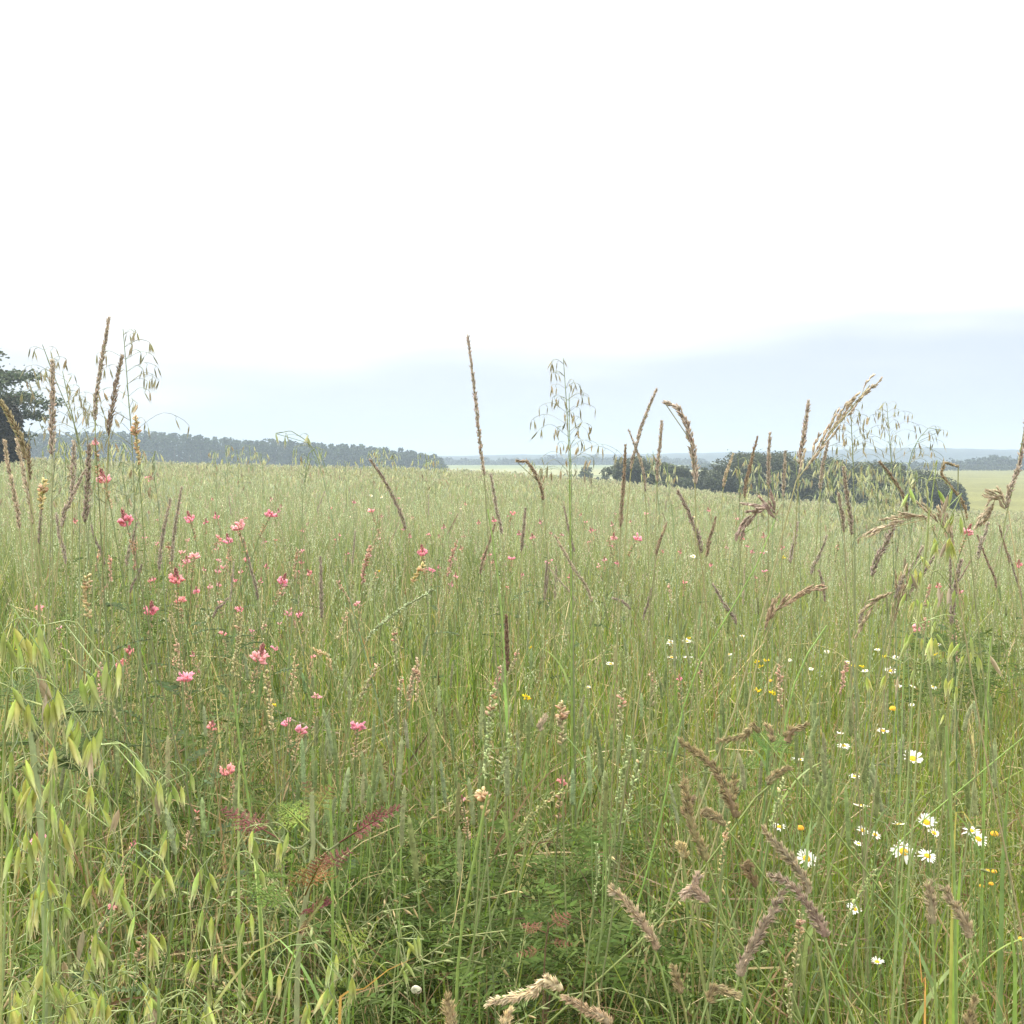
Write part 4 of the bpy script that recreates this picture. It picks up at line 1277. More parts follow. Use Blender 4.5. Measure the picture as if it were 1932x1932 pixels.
def sainfoin(px, py, size, label, group=PINKS, lean=None, big_leaf=False, bud=None, spent=True):
    d = min(.034 / (size * PX), (CAMZ - .62) / max((py - HY) * PX, .02))
    d = max(d * .92, 1.15)
    if CAMZ - (py - HY) * PX * d > 1.12: d = 1.9
    r = size * PX * d * .5
    lean = rng.normal(0, .25) if lean is None else lean
    lp = .05 / (PX * d)
    root, path, f0, L_ = plant_path([(px, py), (px - lean * lp, py + lp)], d, 40, .55)
    o = thing('pink_sainfoin', label, 'pink flower', root, group)
    stem_mesh(o, path, .0017, .0009, (.14, .18, .08))
    top, ax = on(path, np.array([.995]))
    top, ax = top[0], ax[0]
    col = PINK[rng.integers(0, 4)]
    g = Geo()
    florets(g, top, ax, int(np.clip(size * .5, 4, 15)), r, min(r * .95, .0115), col)
    g.build('flower_head', M_PETAL, o)
    if bud is None: bud = rng.random() < .6
    if bud:
        g = Geo()
        m = 16
        q = np.linspace(0, 1, m)
        a = np.arange(m) * 2.4
        out = np.stack([np.cos(a), np.sin(a), 0 * a], 1)
        b = top + ax * (.003 + q[:, None] * r * 1.1) + out * (r * .2 * (1 - q))[:, None]
        spindles(g, b, nrm(ax + out * .5), r * .42, r * .1, jit((.36, .16, .16), m, .15), 4, None, None, None, (.5, .25, .24))
        tubes(g, np.array([[top, top + ax * r * .6, top + ax * r * 1.2]]), np.array([[.0008, .0006, .0004]]), jit((.3, .2, .15), 1), 4)
        g.build('bud_tip', M_SEED, o)
    if spent:
        g = Geo()
        m = 26
        q = rng.uniform(0, 1, m)
        p, t = on(path, .985 - q * (.045 / L_))
        out = nrm(np.cross(t, rng.normal(0, 1, (m, 3))))
        spindles(g, p, nrm(out + t * .6), rng.uniform(.005, .008, m), rng.uniform(.0011, .0018, m), jit((.44, .36, .22), m, .2, .06), 5, .6, None, None, (.55, .36, .26))
        g.build('seed_pods', M_SEED, o)
    nl = 3 if big_leaf else 2
    for k in range(nl):
        f = rng.uniform(.35, .8)
        b, t = on(path, np.array([f]))
        a = rng.uniform(0, 6.28)
        g = Geo()
        pinnate(g, b[0], (math.cos(a), math.sin(a), rng.uniform(.2, .9)), rng.uniform(.06, .1), 8, .016, .0026, (.075, .11, .05), .3)
        g.build('leaf', M_LEAF, o)
    return o


for px, py, sz, lab in (
        (195, 902, 32, 'large bright pink flower at the left before the field edge, under brown spikes'),
        (282, 902, 20, 'salmon pink flower right of the large one at the field edge'),
        (180, 832, 15, 'highest pink flower, overlapping the dark wood at the left'),
        (237, 982, 36, 'wide flat-topped pink flower below the two at the field edge'),
        (358, 978, 24, 'tall narrow pink flower left of the upper pink cluster'),
        (449, 990, 32, 'large deep pink flower at the top of the left cluster'),
        (430, 1020, 22, 'pink flower tucked under the top one of the left cluster'),
        (413, 1015, 18, 'small pink flower at the left foot of the cluster top'),
        (512, 970, 27, 'rounded pink flower standing alone right of the left cluster'),
        (367, 1048, 26, 'pink flower mid height between the left clusters'),
        (352, 1060, 18, 'half open pink flower touching the mid-height one'),
        (333, 1092, 34, 'two-lobed wide pink flower beneath the mid-height pair'),
        (411, 1078, 15, 'narrow pink flower with a green bud below the left cluster'),
        (533, 1097, 26, 'pair of pink florets above dark stalks, right of the left clusters'),
        (568, 1040, 14, 'small coral flower right of the rounded one'),
        (285, 1153, 31, 'pink flower with brown bud tip under the two-lobed one'),
        (340, 1132, 26, 'fading pink flower under the two-lobed one'),
        (75, 1148, 19, 'pale pink flower among the first oats near the left edge'),
        (565, 1160, 14, 'small pink flower above the brown stalk, left of centre'),
        (447, 1150, 14, 'dull pink fading flower left of the small stalk flower'),
        (228, 1252, 26, 'pink flower beside the fattest oats, lower of a pair'),
        (243, 1230, 20, 'pink flower beside the fattest oats, upper of a pair'),
        (350, 1277, 38, 'wide pink flower of many thin florets over dark leaves'),
        (490, 1238, 40, 'brightest large pink flower left of centre with a yellow speck'),
        (598, 1312, 18, 'coral and purple flower above the withered stalk'),
        (540, 1362, 20, 'pink flower under a long brown bud'),
        (568, 1377, 24, 'three pink florets in a row beside the long brown bud'),
        (400, 1370, 18, 'narrow pink flower with pale buds over dark leaves'),
        (675, 1370, 36, 'pink flower shaped like a crown left of the timothy heads'),
        (429, 1452, 30, 'pair of pink florets beside a broken green leaf'),
        (1060, 1474, 20, 'vivid pink single flower low at the centre'),
        (872, 1507, 13, 'small pink floret left of the withered fan-shaped head'),
        (372, 1528, 11, 'single small pink floret in the dark lower left'),
        (75, 1590, 32, 'pink flower low at the left among hanging oats'),
        (212, 1710, 16, 'faded salmon flower low among the oats'),
        (253, 1590, 12, 'narrow coral flower beside the fat green oat'),
        (272, 1762, 9, 'tiny pink flower near the bottom left'),
        (700, 962, 17, 'tall reddish pink flower in the hazy middle, left'),
        (797, 1042, 24, 'solid deep pink flower above a withered yellow one'),
        (815, 1076, 17, 'pink pair of florets under the solid deep pink flower'),
        (965, 1052, 17, 'pink flower with dark bud, centre of the meadow'),
        (967, 968, 15, 'pink flower right of the brown centre head, uppermost'),
        (1205, 1014, 22, 'wide pink flower cluster right of centre'),
        (1158, 1016, 17, 'pink flower left of the wide cluster right of centre'),
        (1728, 1185, 18, 'pink flower alone in the right sward below slanting heads'),
        (1826, 1003, 26, 'pale pink flower at the right below the green field'),
        (1922, 1066, 17, 'pink flower touching the right edge'),
        (1812, 1118, 12, 'small pink flower right of the near-upright dark head'),
        (1770, 1106, 12, 'small pink flower left of the near-upright dark head'),
        (1282, 1280, 12, 'pale pink small flower near white daisies at mid right')):
    sainfoin(px, py, sz, lab, big_leaf=sz > 25)
for px, py, sz in ((718, 975, 9), (875, 1014, 11), (903, 987, 10), (932, 982, 12), (980, 1008, 12), (1005, 1015, 14), (1020, 986, 11), (1075, 1088, 9), (1165, 1064, 11), (1155, 990, 10), (655, 1045, 9), (640, 1010, 8),
                   (1395, 1010, 8), (1120, 1000, 8), (850, 968, 8), (930, 1060, 8), (985, 1085, 8), (1190, 985, 8), (1250, 1040, 8), (1655, 1010, 8), (580, 990, 9), (860, 1055, 9), (620, 980, 8), (1425, 1090, 8), (1060, 1010, 9), (760, 1000, 8)):
    sainfoin(px, py, sz, 'small distant pink sainfoin flower in the hazy middle of the meadow', 'small distant pink flowers', bud=True)


for i in range(105):
    px, py = (rng.normal(420, 130), rng.uniform(950, 1240)) if i < 30 else (rng.uniform(200, 1500), rng.uniform(940, 1110))
    sainfoin(px, py, rng.uniform(9, 17) if i < 30 else rng.uniform(7, 12), 'little half-open pale pink sainfoin among the larger flowers' if i < 30 else 'small distant pink sainfoin flower in the hazy middle of the meadow',
             'little pale pink flowers' if i < 30 else 'small distant pink flowers')


# withered sainfoin stalks: beige pods up a stalk, some with apricot remains
def withered(poly, d, wpx, label, col=(.46, .40, .24), tipc=(.62, .45, .32), ntip=10):
    root, path, f0, L_ = plant_path(poly, d, 40, .5)
    o = thing('withered_sainfoin', label, 'seed stalk', root, 'withered sainfoin stalks')
    stem_mesh(o, path, .0016, .0009, (.19, .22, .10))
    w = wpx * PX * d * .5
    hl = 1 - f0
    n = int(np.clip(hl * L_ / .0016, 24, 120))
    f = f0 + hl * np.arange(n) / n
    p, t = on(path, f)
    out = nrm(np.cross(t, rng.normal(0, 1, (n, 3))))
    g = Geo()
    spindles(g, p, nrm(out + t * .7), w * rng.uniform(.75, 1.2, n), w * .32, jit(col, n, .2, .06), 5, .6, [.3, .8, 1, .8, .2], None, np.clip(np.array(col) * 1.25, 0, .8))
    g.build('seed_pods', M_SEED, o)
    if ntip:
        g = Geo()
        p, t = on(path, rng.uniform(1 - hl * .4, .99, ntip))
        out = nrm(np.cross(t, rng.normal(0, 1, (ntip, 3))))
        spindles(g, p, nrm(out + t * .5), w * rng.uniform(1.0, 1.6, ntip), w * .4, jit(tipc, ntip, .12), 5, .4, [.3, .9, 1, .9, .2])
        g.build('withered_petals', M_PETAL, o)
    return o


PG = (.36, .42, .22)
for poly, d, w, lab, c, tp in (
        ([(255, 785), (257, 830), (262, 880)], 1.9, 16, 'apricot withered stalk before the wood, beside the arching oat', (.5, .42, .26), 16),
        ([(82, 905), (80, 925), (78, 960)], 2.2, 18, 'yellowish withered head beside the spikes at the left', (.56, .48, .26), 14),
        ([(1555 - 625, 1300), (928, 1345), (922, 1400), (915, 1470)], 1.45, 20, 'pale green knobbly seed stalk with apricot tip, left of centre bottom', PG, 9),
        ([(962, 1385), (955, 1420), (942, 1475)], 1.45, 20, 'pale green knobbly seed stalk right of the apricot tipped one', PG, 0),
        ([(1062, 1325), (1058, 1345), (1060, 1400)], 1.5, 22, 'withered apricot head on a tall stalk at the centre', (.45, .40, .25), 12),
        ([(1188, 1390), (1178, 1440), (1165, 1510)], 1.4, 17, 'pale green knobbly seed stalk, left of a leaning pair', PG, 0),
        ([(1212, 1418), (1200, 1460), (1180, 1550)], 1.35, 17, 'pale green knobbly seed stalk, right of a leaning pair', PG, 2),
        ([(910, 1490), (914, 1512), (916, 1540)], 1.4, 26, 'withered fan-shaped beige head at the centre bottom', (.52, .42, .25), 16),
        ([(1062, 1490), (1030, 1515), (990, 1550), (975, 1580)], 1.4, 16, 'leaning seed stalk under the vivid pink single flower', (.40, .40, .2), 3),
        ([(1480, 1470), (1468, 1510), (1455, 1560)], 1.25, 16, 'green seed stalk rising right of the longest cocksfoot head', (.42, .46, .24), 2),
        ([(1372, 1552), (1366, 1600), (1360, 1650)], 1.2, 15, 'seed stalk with apricot florets between the cocksfoot heads', (.46, .4, .22), 12),
        ([(1512, 1722), (1508, 1760), (1500, 1830)], 1.15, 18, 'apricot withered florets on a stalk right of the big violet-grey head', (.46, .42, .24), 14),
        ([(1486, 1835), (1488, 1870), (1490, 1920)], 1.1, 15, 'short apricot stalk near the bottom edge', (.42, .42, .24), 6),
        ([(1125, 1590), (1130, 1640), (1120, 1700)], 1.3, 12, 'thin green knobbly stalk below the leaning pair', PG, 1),
        ([(1655, 1640), (1630, 1675), (1600, 1730)], 1.3, 13, 'green seed stalk leaning right under the daisies', (.38, .42, .2), 1),
        ([(165, 1085), (160, 1120), (168, 1170)], 1.7, 18, 'withered beige head over dark leaves at the left', (.50, .42, .25), 8),
        ([(86, 1255), (90, 1300), (95, 1350)], 1.3, 18, 'brownish withered stalk behind the first oats', (.42, .34, .2), 6),
        ([(452, 1160), (450, 1210), (440, 1270)], 1.7, 15, 'beige knobbly stalk between dark leaves left of centre', (.44, .42, .25), 2),
        ([(500, 1265), (508, 1320), (514, 1380)], 1.6, 17, 'beige pods hanging under the brightest pink flower', (.48, .42, .25), 0),
        ([(820, 1112), (770, 1140), (715, 1180), (690, 1210)], 1.9, 12, 'long grey-green seedy stalk leaning right, left of centre', (.36, .42, .26), 0),
        ([(800, 1065), (788, 1078), (780, 1100)], 2.1, 16, 'yellow withered flower under the solid deep pink one', (.58, .48, .26), 8),
        ([(590, 1225), (620, 1240), (628, 1265)], 1.7, 12, 'curled apricot withered head left of centre', (.5, .4, .24), 6),
        ([(560, 1225), (556, 1260), (548, 1320)], 1.6, 13, 'beige stalk right of the brightest pink flower', (.46, .40, .24), 1),
        ([(700, 1030), (690, 1060), (684, 1100)], 2.2, 14, 'dusty pink fading stalk left of the solid pink flower', (.48, .32, .26), 6),
        ([(862, 1020), (852, 1050), (846, 1085)], 2.4, 11, 'dusty pink fading stalk near the centre', (.5, .32, .28), 5)):
    withered(poly, d, w, lab, c, ntip=tp)


for i in range(44):
    px, py = rng.uniform(180, 720) if i < 26 else rng.uniform(700, 1900), rng.uniform(980, 1300)
    d = max(1.4, (CAMZ - rng.uniform(.6, .8)) / ((py - HY) * PX))
    if d > 4.5: d = rng.uniform(2.5, 4)
    ln = .07 / (PX * d)
    k_ = rng.normal(0, .25) * ln
    withered([(px, py), (px - k_ * .5, py + ln * .5), (px - k_, py + ln)], d, .013 / (PX * d), 'beige fading sainfoin stalk scattered among the pink flowers', ((.50, .40, .28), (.46, .42, .27), (.52, .36, .29), (.40, .40, .24))[i % 4], (.70, .46, .38), 5)


# ---- daisies
DAISY = 'white ox-eye daisies in the right of the meadow'


def daisy(px, py, size, label, group=DAISY, face=None, raise_=None, petals=18, parts=True):
    d = min(.044 / (size * PX), (CAMZ - .45) / max((py - HY) * PX, .02))
    r = size * PX * d * .5
    c = at(px, py, d)
    root_xy = c[:2] + rng.normal(0, .02, 2)
    zb = float(ground(*root_xy))
    root = np.array([root_xy[0], root_xy[1], zb - .01])
    o = thing('oxeye_daisy', label, 'daisy', root, group)
    h = c - root
    path = catmull([np.zeros(3), h * np.array([.25, .25, .5]) + rng.normal(0, .01, 3), h], 20)
    nvec = nrm(np.array(face if face is not None else (rng.normal(0, .25), -rng.uniform(.1, .6), 1.0), float))
    e1 = nrm(np.cross(nvec, np.array([.1, 1, .2])))
    e2 = np.cross(nvec, e1)
    rd = r * .35
    g = Geo()
    tubes(g, path[None], np.linspace(.0015, .0011, 20)[None], jit((.17, .24, .08), 1, .1), 5)
    cup = h + nvec[None] * np.array([-.6, -.2, .0])[:, None] * rd
    tubes(g, cup[None], np.array([[.0012, rd * .9, rd * 1.02]]), jit((.16, .2, .07), 1, .1), 10)
    g.build('stem', M_STEM, o)
    if petals:
        up = rng.uniform(-.05, .5) if raise_ is None else raise_
        a = np.arange(petals) / petals * 2 * math.pi + rng.normal(0, .07, petals)
        keep = rng.random(petals) > .07
        a = a[keep]
        m = len(a)
        dr_ = np.cos(a)[:, None] * e1 + np.sin(a)[:, None] * e2
        ele = up + rng.normal(0, .13, m)
        k = 6
        t = np.linspace(0, 1, k)
        ln = (r - rd * .8) * rng.uniform(.88, 1.12, m)
        P = h + dr_[:, None] * rd * .8 + (dr_[:, None] * np.cos(ele)[:, None, None] + nvec * np.sin(ele)[:, None, None]) * (t[None] * ln[:, None])[..., None] \
            - nvec * (t ** 2)[None, :, None] * (ln * .14)[:, None, None]
        S = nrm(np.cross(nvec, dr_) + nvec * rng.normal(0, .15, (m, 1)))
        W = r * .105 * np.array([.5, .85, 1, 1, .85, .4])
        g = Geo()
        ribbons(g, P, np.ones((m, 1)) * W, S, jit((.80, .80, .76), m, .04, .015))
        g.build('petals', M_PETAL, o)
    g = Geo()
    q = np.linspace(0, math.pi / 2, 6)
    P = h + nvec * (np.sin(q) * rd * (.55 if petals else .95))[:, None]
    tubes(g, P[None], np.maximum(rd * np.cos(q) * (1.0 if petals else 1.25), 1e-5)[None], jit((.78, .46, .03) if petals else (.60, .34, .04), 1, .06), 12)
    m = 60
    a = np.arange(m) * 2.39996
    rr = np.sqrt((np.arange(m) + .5) / m)
    b = h + (np.cos(a)[:, None] * e1 + np.sin(a)[:, None] * e2) * (rr * rd * .97 * (1.0 if petals else 1.2))[:, None] + nvec * (np.sqrt(np.clip(1 - rr ** 2, 0, 1)) * rd * (.5 if petals else .9))[:, None]
    spindles(g, b, np.repeat(nvec[None], m, 0), rd * .14, rd * .075, jit((.74, .45, .05), m, .2), 4, None, [1, 1, .9, .6, .1])
    g.build('disc', M_DISC, o)
    return o


for px, py, sz, face, up, lab in (
        (1705, 1607, 48, (0, -.75, .8), .05, 'open daisy facing the camera, largest of all, in the right cluster'),
        (1747, 1552, 44, (.1, -.55, .9), .75, 'daisy with tall upswept petals at the top of the right cluster'),
        (1762, 1572, 30, (.3, -.4, .9), .4, 'smaller daisy tucked right of the one with upswept petals'),
        (1750, 1615, 36, (.1, -.45, .9), .1, 'flat daisy right of the largest open one'),
        (1722, 1432, 44, (0, -.5, .9), .6, 'cup-shaped daisy standing highest of the near ones'),
        (1625, 1522, 36, (.15, .15, 1), .35, 'daisy seen from the side, left of the right cluster'),
        (1832, 1568, 34, (-.2, -.2, 1), .1, 'daisy behind a green blade, upper of a pair at the right'),
        (1846, 1583, 34, (.15, -.6, .8), .3, 'daisy with half its petals behind, lower of the pair at the right'),
        (1697, 1556, 30, (0, .2, 1), .4, 'daisy seen from below the rim, above the largest open one'),
        (1628, 1567, 24, (.2, -.6, .8), .2, 'small tilted daisy left of the largest open one'),
        (1651, 1575, 24, (.3, -.5, .8), .2, 'small daisy right of the small tilted one'),
        (1620, 1592, 20, (.2, -.2, 1), .2, 'small low daisy under the small tilted one'),
        (1522, 1620, 42, (.1, -.6, .8), .3, 'daisy beside the grey-brown cocksfoot head, few petals showing'),
        (1666, 1379, 24, (0, -.3, 1), .2, 'daisy above the cup-shaped one, to its left'),
        (1586, 1385, 22, (0, .1, 1), .6, 'side-on daisy level with the stubby cocksfoot head'),
        (1592, 1407, 24, (0, -.3, 1), .05, 'daisy with drooping petals below the side-on one'),
        (1508, 1434, 34, (0, .1, 1), .3, 'wide side-on daisy above the small dark cocksfoot head'),
        (1470, 1560, 26, (0, -.3, 1), .2, 'daisy half hidden behind the green seed stalk'),
        (1655, 1815, 28, (0, -.1, 1), .5, 'lowest daisy, cup shaped, near the bottom right'),
        (1612, 1715, 30, (.2, -.4, .9), .2, 'daisy low under the side-on cluster, petals to one side'),
        (1612, 1465, 22, (0, -.2, 1), .3, 'pale daisy between cocksfoot and the cup-shaped daisy'),
        (1265, 1212, 20, (0, -.3, 1), .2, 'daisy of the distant group right of centre, upper left'),
        (1296, 1210, 18, (0, -.3, 1), .2, 'daisy of the distant group right of centre, upper right'),
        (1268, 1241, 24, (0, 0, 1), .2, 'daisy of the distant group right of centre, lower left'),
        (1298, 1241, 20, (0, 0, 1), .4, 'daisy of the distant group right of centre, lower right'),
        (1152, 1253, 22, (0, -.1, 1), .4, 'lone white daisy in the sward just right of the centre'),
        (1110, 1297, 12, (0, -.3, 1), .4, 'tiny white bloom left of the lone daisy'),
        (1308, 1050, 13, (0, -.4, .9), .2, 'small far daisy below the hedge gap'),
        (1375, 1235, 16, (0, -.1, 1), .3, 'small daisy right of the distant group'),
        (1400, 1200, 12, (0, -.1, 1), .3, 'small daisy above and right of the distant group')):
    daisy(px, py, sz, lab, face=face, raise_=up)
for px, py, sz in ((1690, 1240, 13), (1748, 1234, 18), (1680, 1266, 22), (1632, 1266, 15), (1770, 1216, 13), (1760, 1296, 15), (1695, 1295, 14), (1722, 1295, 14), (1560, 1230, 12), (1655, 1225, 12), (1600, 1250, 12), (1530, 1262, 10), (1720, 1330, 12), (1490, 1245, 10)):
    daisy(px, py, sz, 'small daisy in the far right drift of daisies above the bare orange centre', 'far drift of daisies at the right')
for px, py, sz in ((140, 940, 9), (128, 945, 8), (355, 1010, 9), (395, 1030, 10), (520, 1025, 11), (505, 1022, 9), (540, 1030, 8), (90, 1004, 9), (700, 935, 8), (720, 938, 8), (340, 1035, 8), (430, 1012, 8), (620, 1045, 9), (640, 1045, 9), (1070, 1030, 8), (1445, 1040, 9), (1310, 975, 8), (870, 960, 7), (660, 975, 8), (300, 985, 8)):
    daisy(px, py, sz, 'tiny far white daisy in the hazy middle of the meadow', 'tiny far daisies', petals=12)
for px, py, sz, lab in ((1685, 1338, 30, 'bare orange flower centre on a stalk above the cup-shaped daisy'), (1510, 1563, 30, 'bare orange flower centre near the crossed cocksfoot heads'),
                        (1876, 1574, 32, 'faded bare orange centre right of the pair of daisies'), (1862, 1643, 22, 'yellow button flower, left one of the pair at the right edge'), (1876, 1645, 22, 'yellow button flower, right one of the pair at the right edge'),
                        (1852, 1672, 20, 'yellow button flower under the pair, left'), (1870, 1668, 20, 'yellow button flower under the pair, right'), (1926, 1772, 22, 'orange button touching the right edge near the bottom'),
                        (1455, 1285, 18, 'small orange button far in the mid right sward'), (1500, 1625, 12, 'tiny orange button beside the low daisy')):
    daisy(px, py, sz * 1.1, lab, 'bare yellow flower centres', petals=0, face=(0, -.25, 1))


# ---- yellow trefoil
def trefoil(px, py, size, label):
    d = min(.016 / (size * PX), (CAMZ - .50) / max((py - HY) * PX, .02))
    r = size * PX * d * .5
    c = at(px, py, d)
    zb = float(ground(c[0], c[1]))
    o = thing('yellow_trefoil', label, 'yellow flower', (c[0], c[1], zb - .01), 'small yellow trefoil flowers')
    h = np.array([0, 0, c[2] - zb + .01])
    g = Geo()
    tubes(g, catmull([np.zeros(3), h * .5 + np.array([.015, 0, 0]), h], 10)[None], np.full((1, 10), .0009), jit((.17, .25, .08), 1), 4)
    g.build('stem', M_STEM, o)
    g = Geo()
    florets(g, h, np.array([0, 0, 1.0]), 6, r, r * .95, (.80, .58, .03), .5)
    g.build('flower_head', M_PETAL, o)


for px, py, sz, lab in ((993, 1318, 16, 'yellow flower low in the green sward at the centre'), (999, 1223, 10, 'yellow flower above the other at the centre'), (1428, 1249, 11, 'yellow flower of the mid right trio, left'), (1446, 1247, 11, 'yellow flower of the mid right trio, right'),
                        (1436, 1258, 9, 'yellow flower of the mid right trio, lowest'), (1610, 1256, 10, 'yellow flower left of the far right daisy drift'), (1626, 1259, 9, 'yellow flower touching the far right daisy drift'),
                        (1430, 1304, 13, 'yellow flower below the mid right trio'), (1458, 1310, 14, 'larger yellow flower below and right of the trio'), (518, 1332, 10, 'yellow flower left of the long brown bud'), (497, 1224, 8, 'yellow speck on the brightest pink flower'),
                        (545, 1238, 8, 'yellow speck right of the brightest pink flower'), (1765, 1235, 9, 'yellow flower inside the far right daisy drift'), (1300, 1205, 8, 'yellow speck over the distant daisy group'), (715, 1078, 7, 'yellow speck in the mid left sward'),
                        (33, 1155 + 70, 7, 'yellow speck under the first oats'), (1668, 1240, 9, 'yellow flower between two far right daisies'), (1478, 1052, 8, 'yellow speck by the diagonal stem')):
    trefoil(px, py, sz, lab)


# ---- feathery umbellifer plants
def frond(g, base, dirv, nrmv, length, col, tip, depth=2, droop=.2):
    d = nrm(np.asarray(dirv, float))
    s = nrm(np.cross(d, nrmv))
    k = 9
    t = np.linspace(0, 1, k)[:, None]
    ax = base + d * length * t - np.array([0, 0, 1.0]) * droop * length * t ** 2
    tubes(g, ax[None], np.linspace(.0012, .0004, k)[None] * length / .12, np.array([col]), 4)
    npair = int(np.clip(length / .011, 5, 12))
    for i in range(npair):
        f = .28 + .70 * i / npair
        p = np.array([np.interp(f, t[:, 0], ax[:, j]) for j in range(3)])
        ln = (length * .27 * (1 - f) ** .9 + length * .02) * rng.uniform(.8, 1.15)
        for sg in (-1, 1):
            dv = nrm(d * .75 + s * sg + rng.normal(0, .08, 3))
            c = np.array(col) * (1 - f) + np.array(tip) * f
            m = 5
            q = np.linspace(.12, 1, m)
            pp = p + dv * ln * q[:, None]
            ss = nrm(np.cross(dv, nrmv))
            for sg2 in (-1, 1):
                dl = nrm(dv * 1.0 + ss * sg2 * .9 + rng.normal(0, .12, (m, 3)))
                ll = ln * .25 * (1.05 - q * .7) * rng.uniform(.7, 1.2, m) + .001
                tt = np.array([0, .4, .75, 1])
                PP = pp[:, None] + dl[:, None] * (tt[None] * ll[:, None])[..., None]
                ribbons(g, PP, ll[:, None] * .15 * np.array([.5, 1, .8, .15])[None], nrm(np.cross(dl, nrmv)), jit(c, m, .16, .08))
            tubes(g, np.stack([p, p + dv * ln * .5, p + dv * ln], 0)[None], np.full((1, 3), .0004), np.array([c]), 3)


def umbel_plant(label, stem_px, d, fronds, srad, stemcol):
    root, path, f0, L_ = plant_path(stem_px, d, 40, .2)
    o = thing('feathery_herb', label, 'herb', root)
    stem_mesh(o, path, srad, srad * .6, stemcol, sides=8)
    for (x0, y0, x1, y1, dd, col, tip, lab) in fronds:
        a, b = at(x0, y0, d) - root, at(x1, y1, d + dd) - root
        g = Geo()
        frond(g, a, b - a, nrm(np.array([rng.normal(0, .5), -.45, .8])), float(np.linalg.norm(b - a)) * 1.12, col, tip, droop=.05)
        bp = path[int(np.argmin(np.linalg.norm(path - a, axis=1)))]
        tubes(g, catmull([bp, (bp + a) / 2 + np.array([0, 0, -.01]), a], 6)[None], np.full((1, 6), srad * .3), np.array([stemcol], float), 5)
        lo = g.build('leaf', M_LEAF, o)
        if lab: lo['label'] = lab
    return o


RED, REDT = (.15, .058, .05), (.19, .065, .075)
GRN, YGR = (.11, .17, .04), (.20, .25, .055)
umbel_plant('feathery herb with wine-red fern-like leaves and a pale waxy stem', [(588, 1500), (592, 1560), (588, 1640), (565, 1760), (560, 1900)], 1.12,
            [(530, 1585, 425, 1520, .05, RED, REDT, 'wine-red leaf reaching left'), (640, 1590, 748, 1520, -.03, RED, REDT, 'wine-red leaf reaching right'), (600, 1530, 575, 1472, .03, GRN, RED, 'red tipped green leaf at the top'),
             (590, 1540, 625, 1480, .06, YGR, RED, None), (585, 1570, 530, 1510, .1, YGR, GRN, 'yellow-green leaf'), (590, 1620, 545, 1680, -.05, YGR, RED, None), (600, 1640, 660, 1600, .05, RED, REDT, None),
             (575, 1690, 610, 1610, -.06, (.25, .16, .05), RED, None), (570, 1720, 620, 1700, -.05, RED, REDT, None), (565, 1760, 610, 1690, -.08, RED, GRN, None), (560, 1660, 480, 1640, .05, GRN, GRN, None), (565, 1600, 520, 1640, -.02, GRN, YGR, None),
             (560, 1730, 465, 1650, .08, GRN, GRN, None)], .0036, (.27, .31, .17))
DG = (.085, .125, .045)
umbel_plant('dark green ferny herb with a thick pale hairy stem behind the nearest oats', [(58, 1380), (66, 1450), (75, 1530), (82, 1640)], 1.0,
            [(70, 1360, 20, 1280, .08, DG, DG, None), (75, 1370, 150, 1290, .1, DG, DG, None), (60, 1400, 0, 1400, .05, DG, DG, None), (85, 1440, 165, 1420, .1, DG, DG, None), (80, 1450, 180, 1370, .1, DG, DG, None), (100, 1430, 190, 1460, .12, DG, DG, None),
             (60, 1340, 75, 1240, .08, DG, (.09, .14, .06), None), (90, 1350, 190, 1330, .14, DG, DG, None), (50, 1440, -20, 1480, .05, DG, DG, None)], .0042, (.24, .29, .15))
BG = (.115, .19, .05)
umbel_plant('bright green feathery herb between the cocksfoot heads and the daisies', [(1450, 1390), (1448, 1450), (1440, 1540)], 1.75,
            [(1450, 1430, 1420, 1370, .1, BG, BG, None), (1450, 1430, 1490, 1380, .1, BG, BG, None), (1445, 1450, 1395, 1430, .05, BG, BG, None), (1448, 1455, 1500, 1440, .05, BG, BG, None), (1446, 1480, 1400, 1490, .02, BG, BG, None), (1446, 1480, 1500, 1490, .02, BG, BG, None), (1445, 1440, 1450, 1370, .08, BG, BG, None)],
            .0018, (.15, .24, .09))
umbel_plant('small yellow-green feathery tuft at the foot of the tall green stem', [(660, 1780), (660, 1830), (658, 1880)], 1.2,
            [(660, 1800, 640, 1740, .05, YGR, YGR, None), (660, 1800, 690, 1750, .05, YGR, YGR, None), (660, 1820, 625, 1790, 0, YGR, YGR, None), (660, 1830, 700, 1800, 0, YGR, YGR, None), (660, 1840, 640, 1860, 0, YGR, YGR, None)], .0016, (.2, .28, .08))
umbel_plant('dark green ferny herb at the right among the far daisies', [(1800, 1190), (1802, 1250), (1805, 1330)], 2.6,
            [(1800, 1240, 1760, 1190, .1, DG, DG, None), (1800, 1240, 1850, 1190, .1, DG, DG, None), (1800, 1270, 1750, 1250, .05, DG, DG, None), (1800, 1270, 1855, 1260, .05, DG, DG, None), (1800, 1300, 1760, 1310, 0, DG, DG, None), (1800, 1290, 1850, 1310, 0, DG, DG, None), (1800, 1230, 1805, 1170, 0, DG, DG, None)], .0022, (.12, .18, .08))
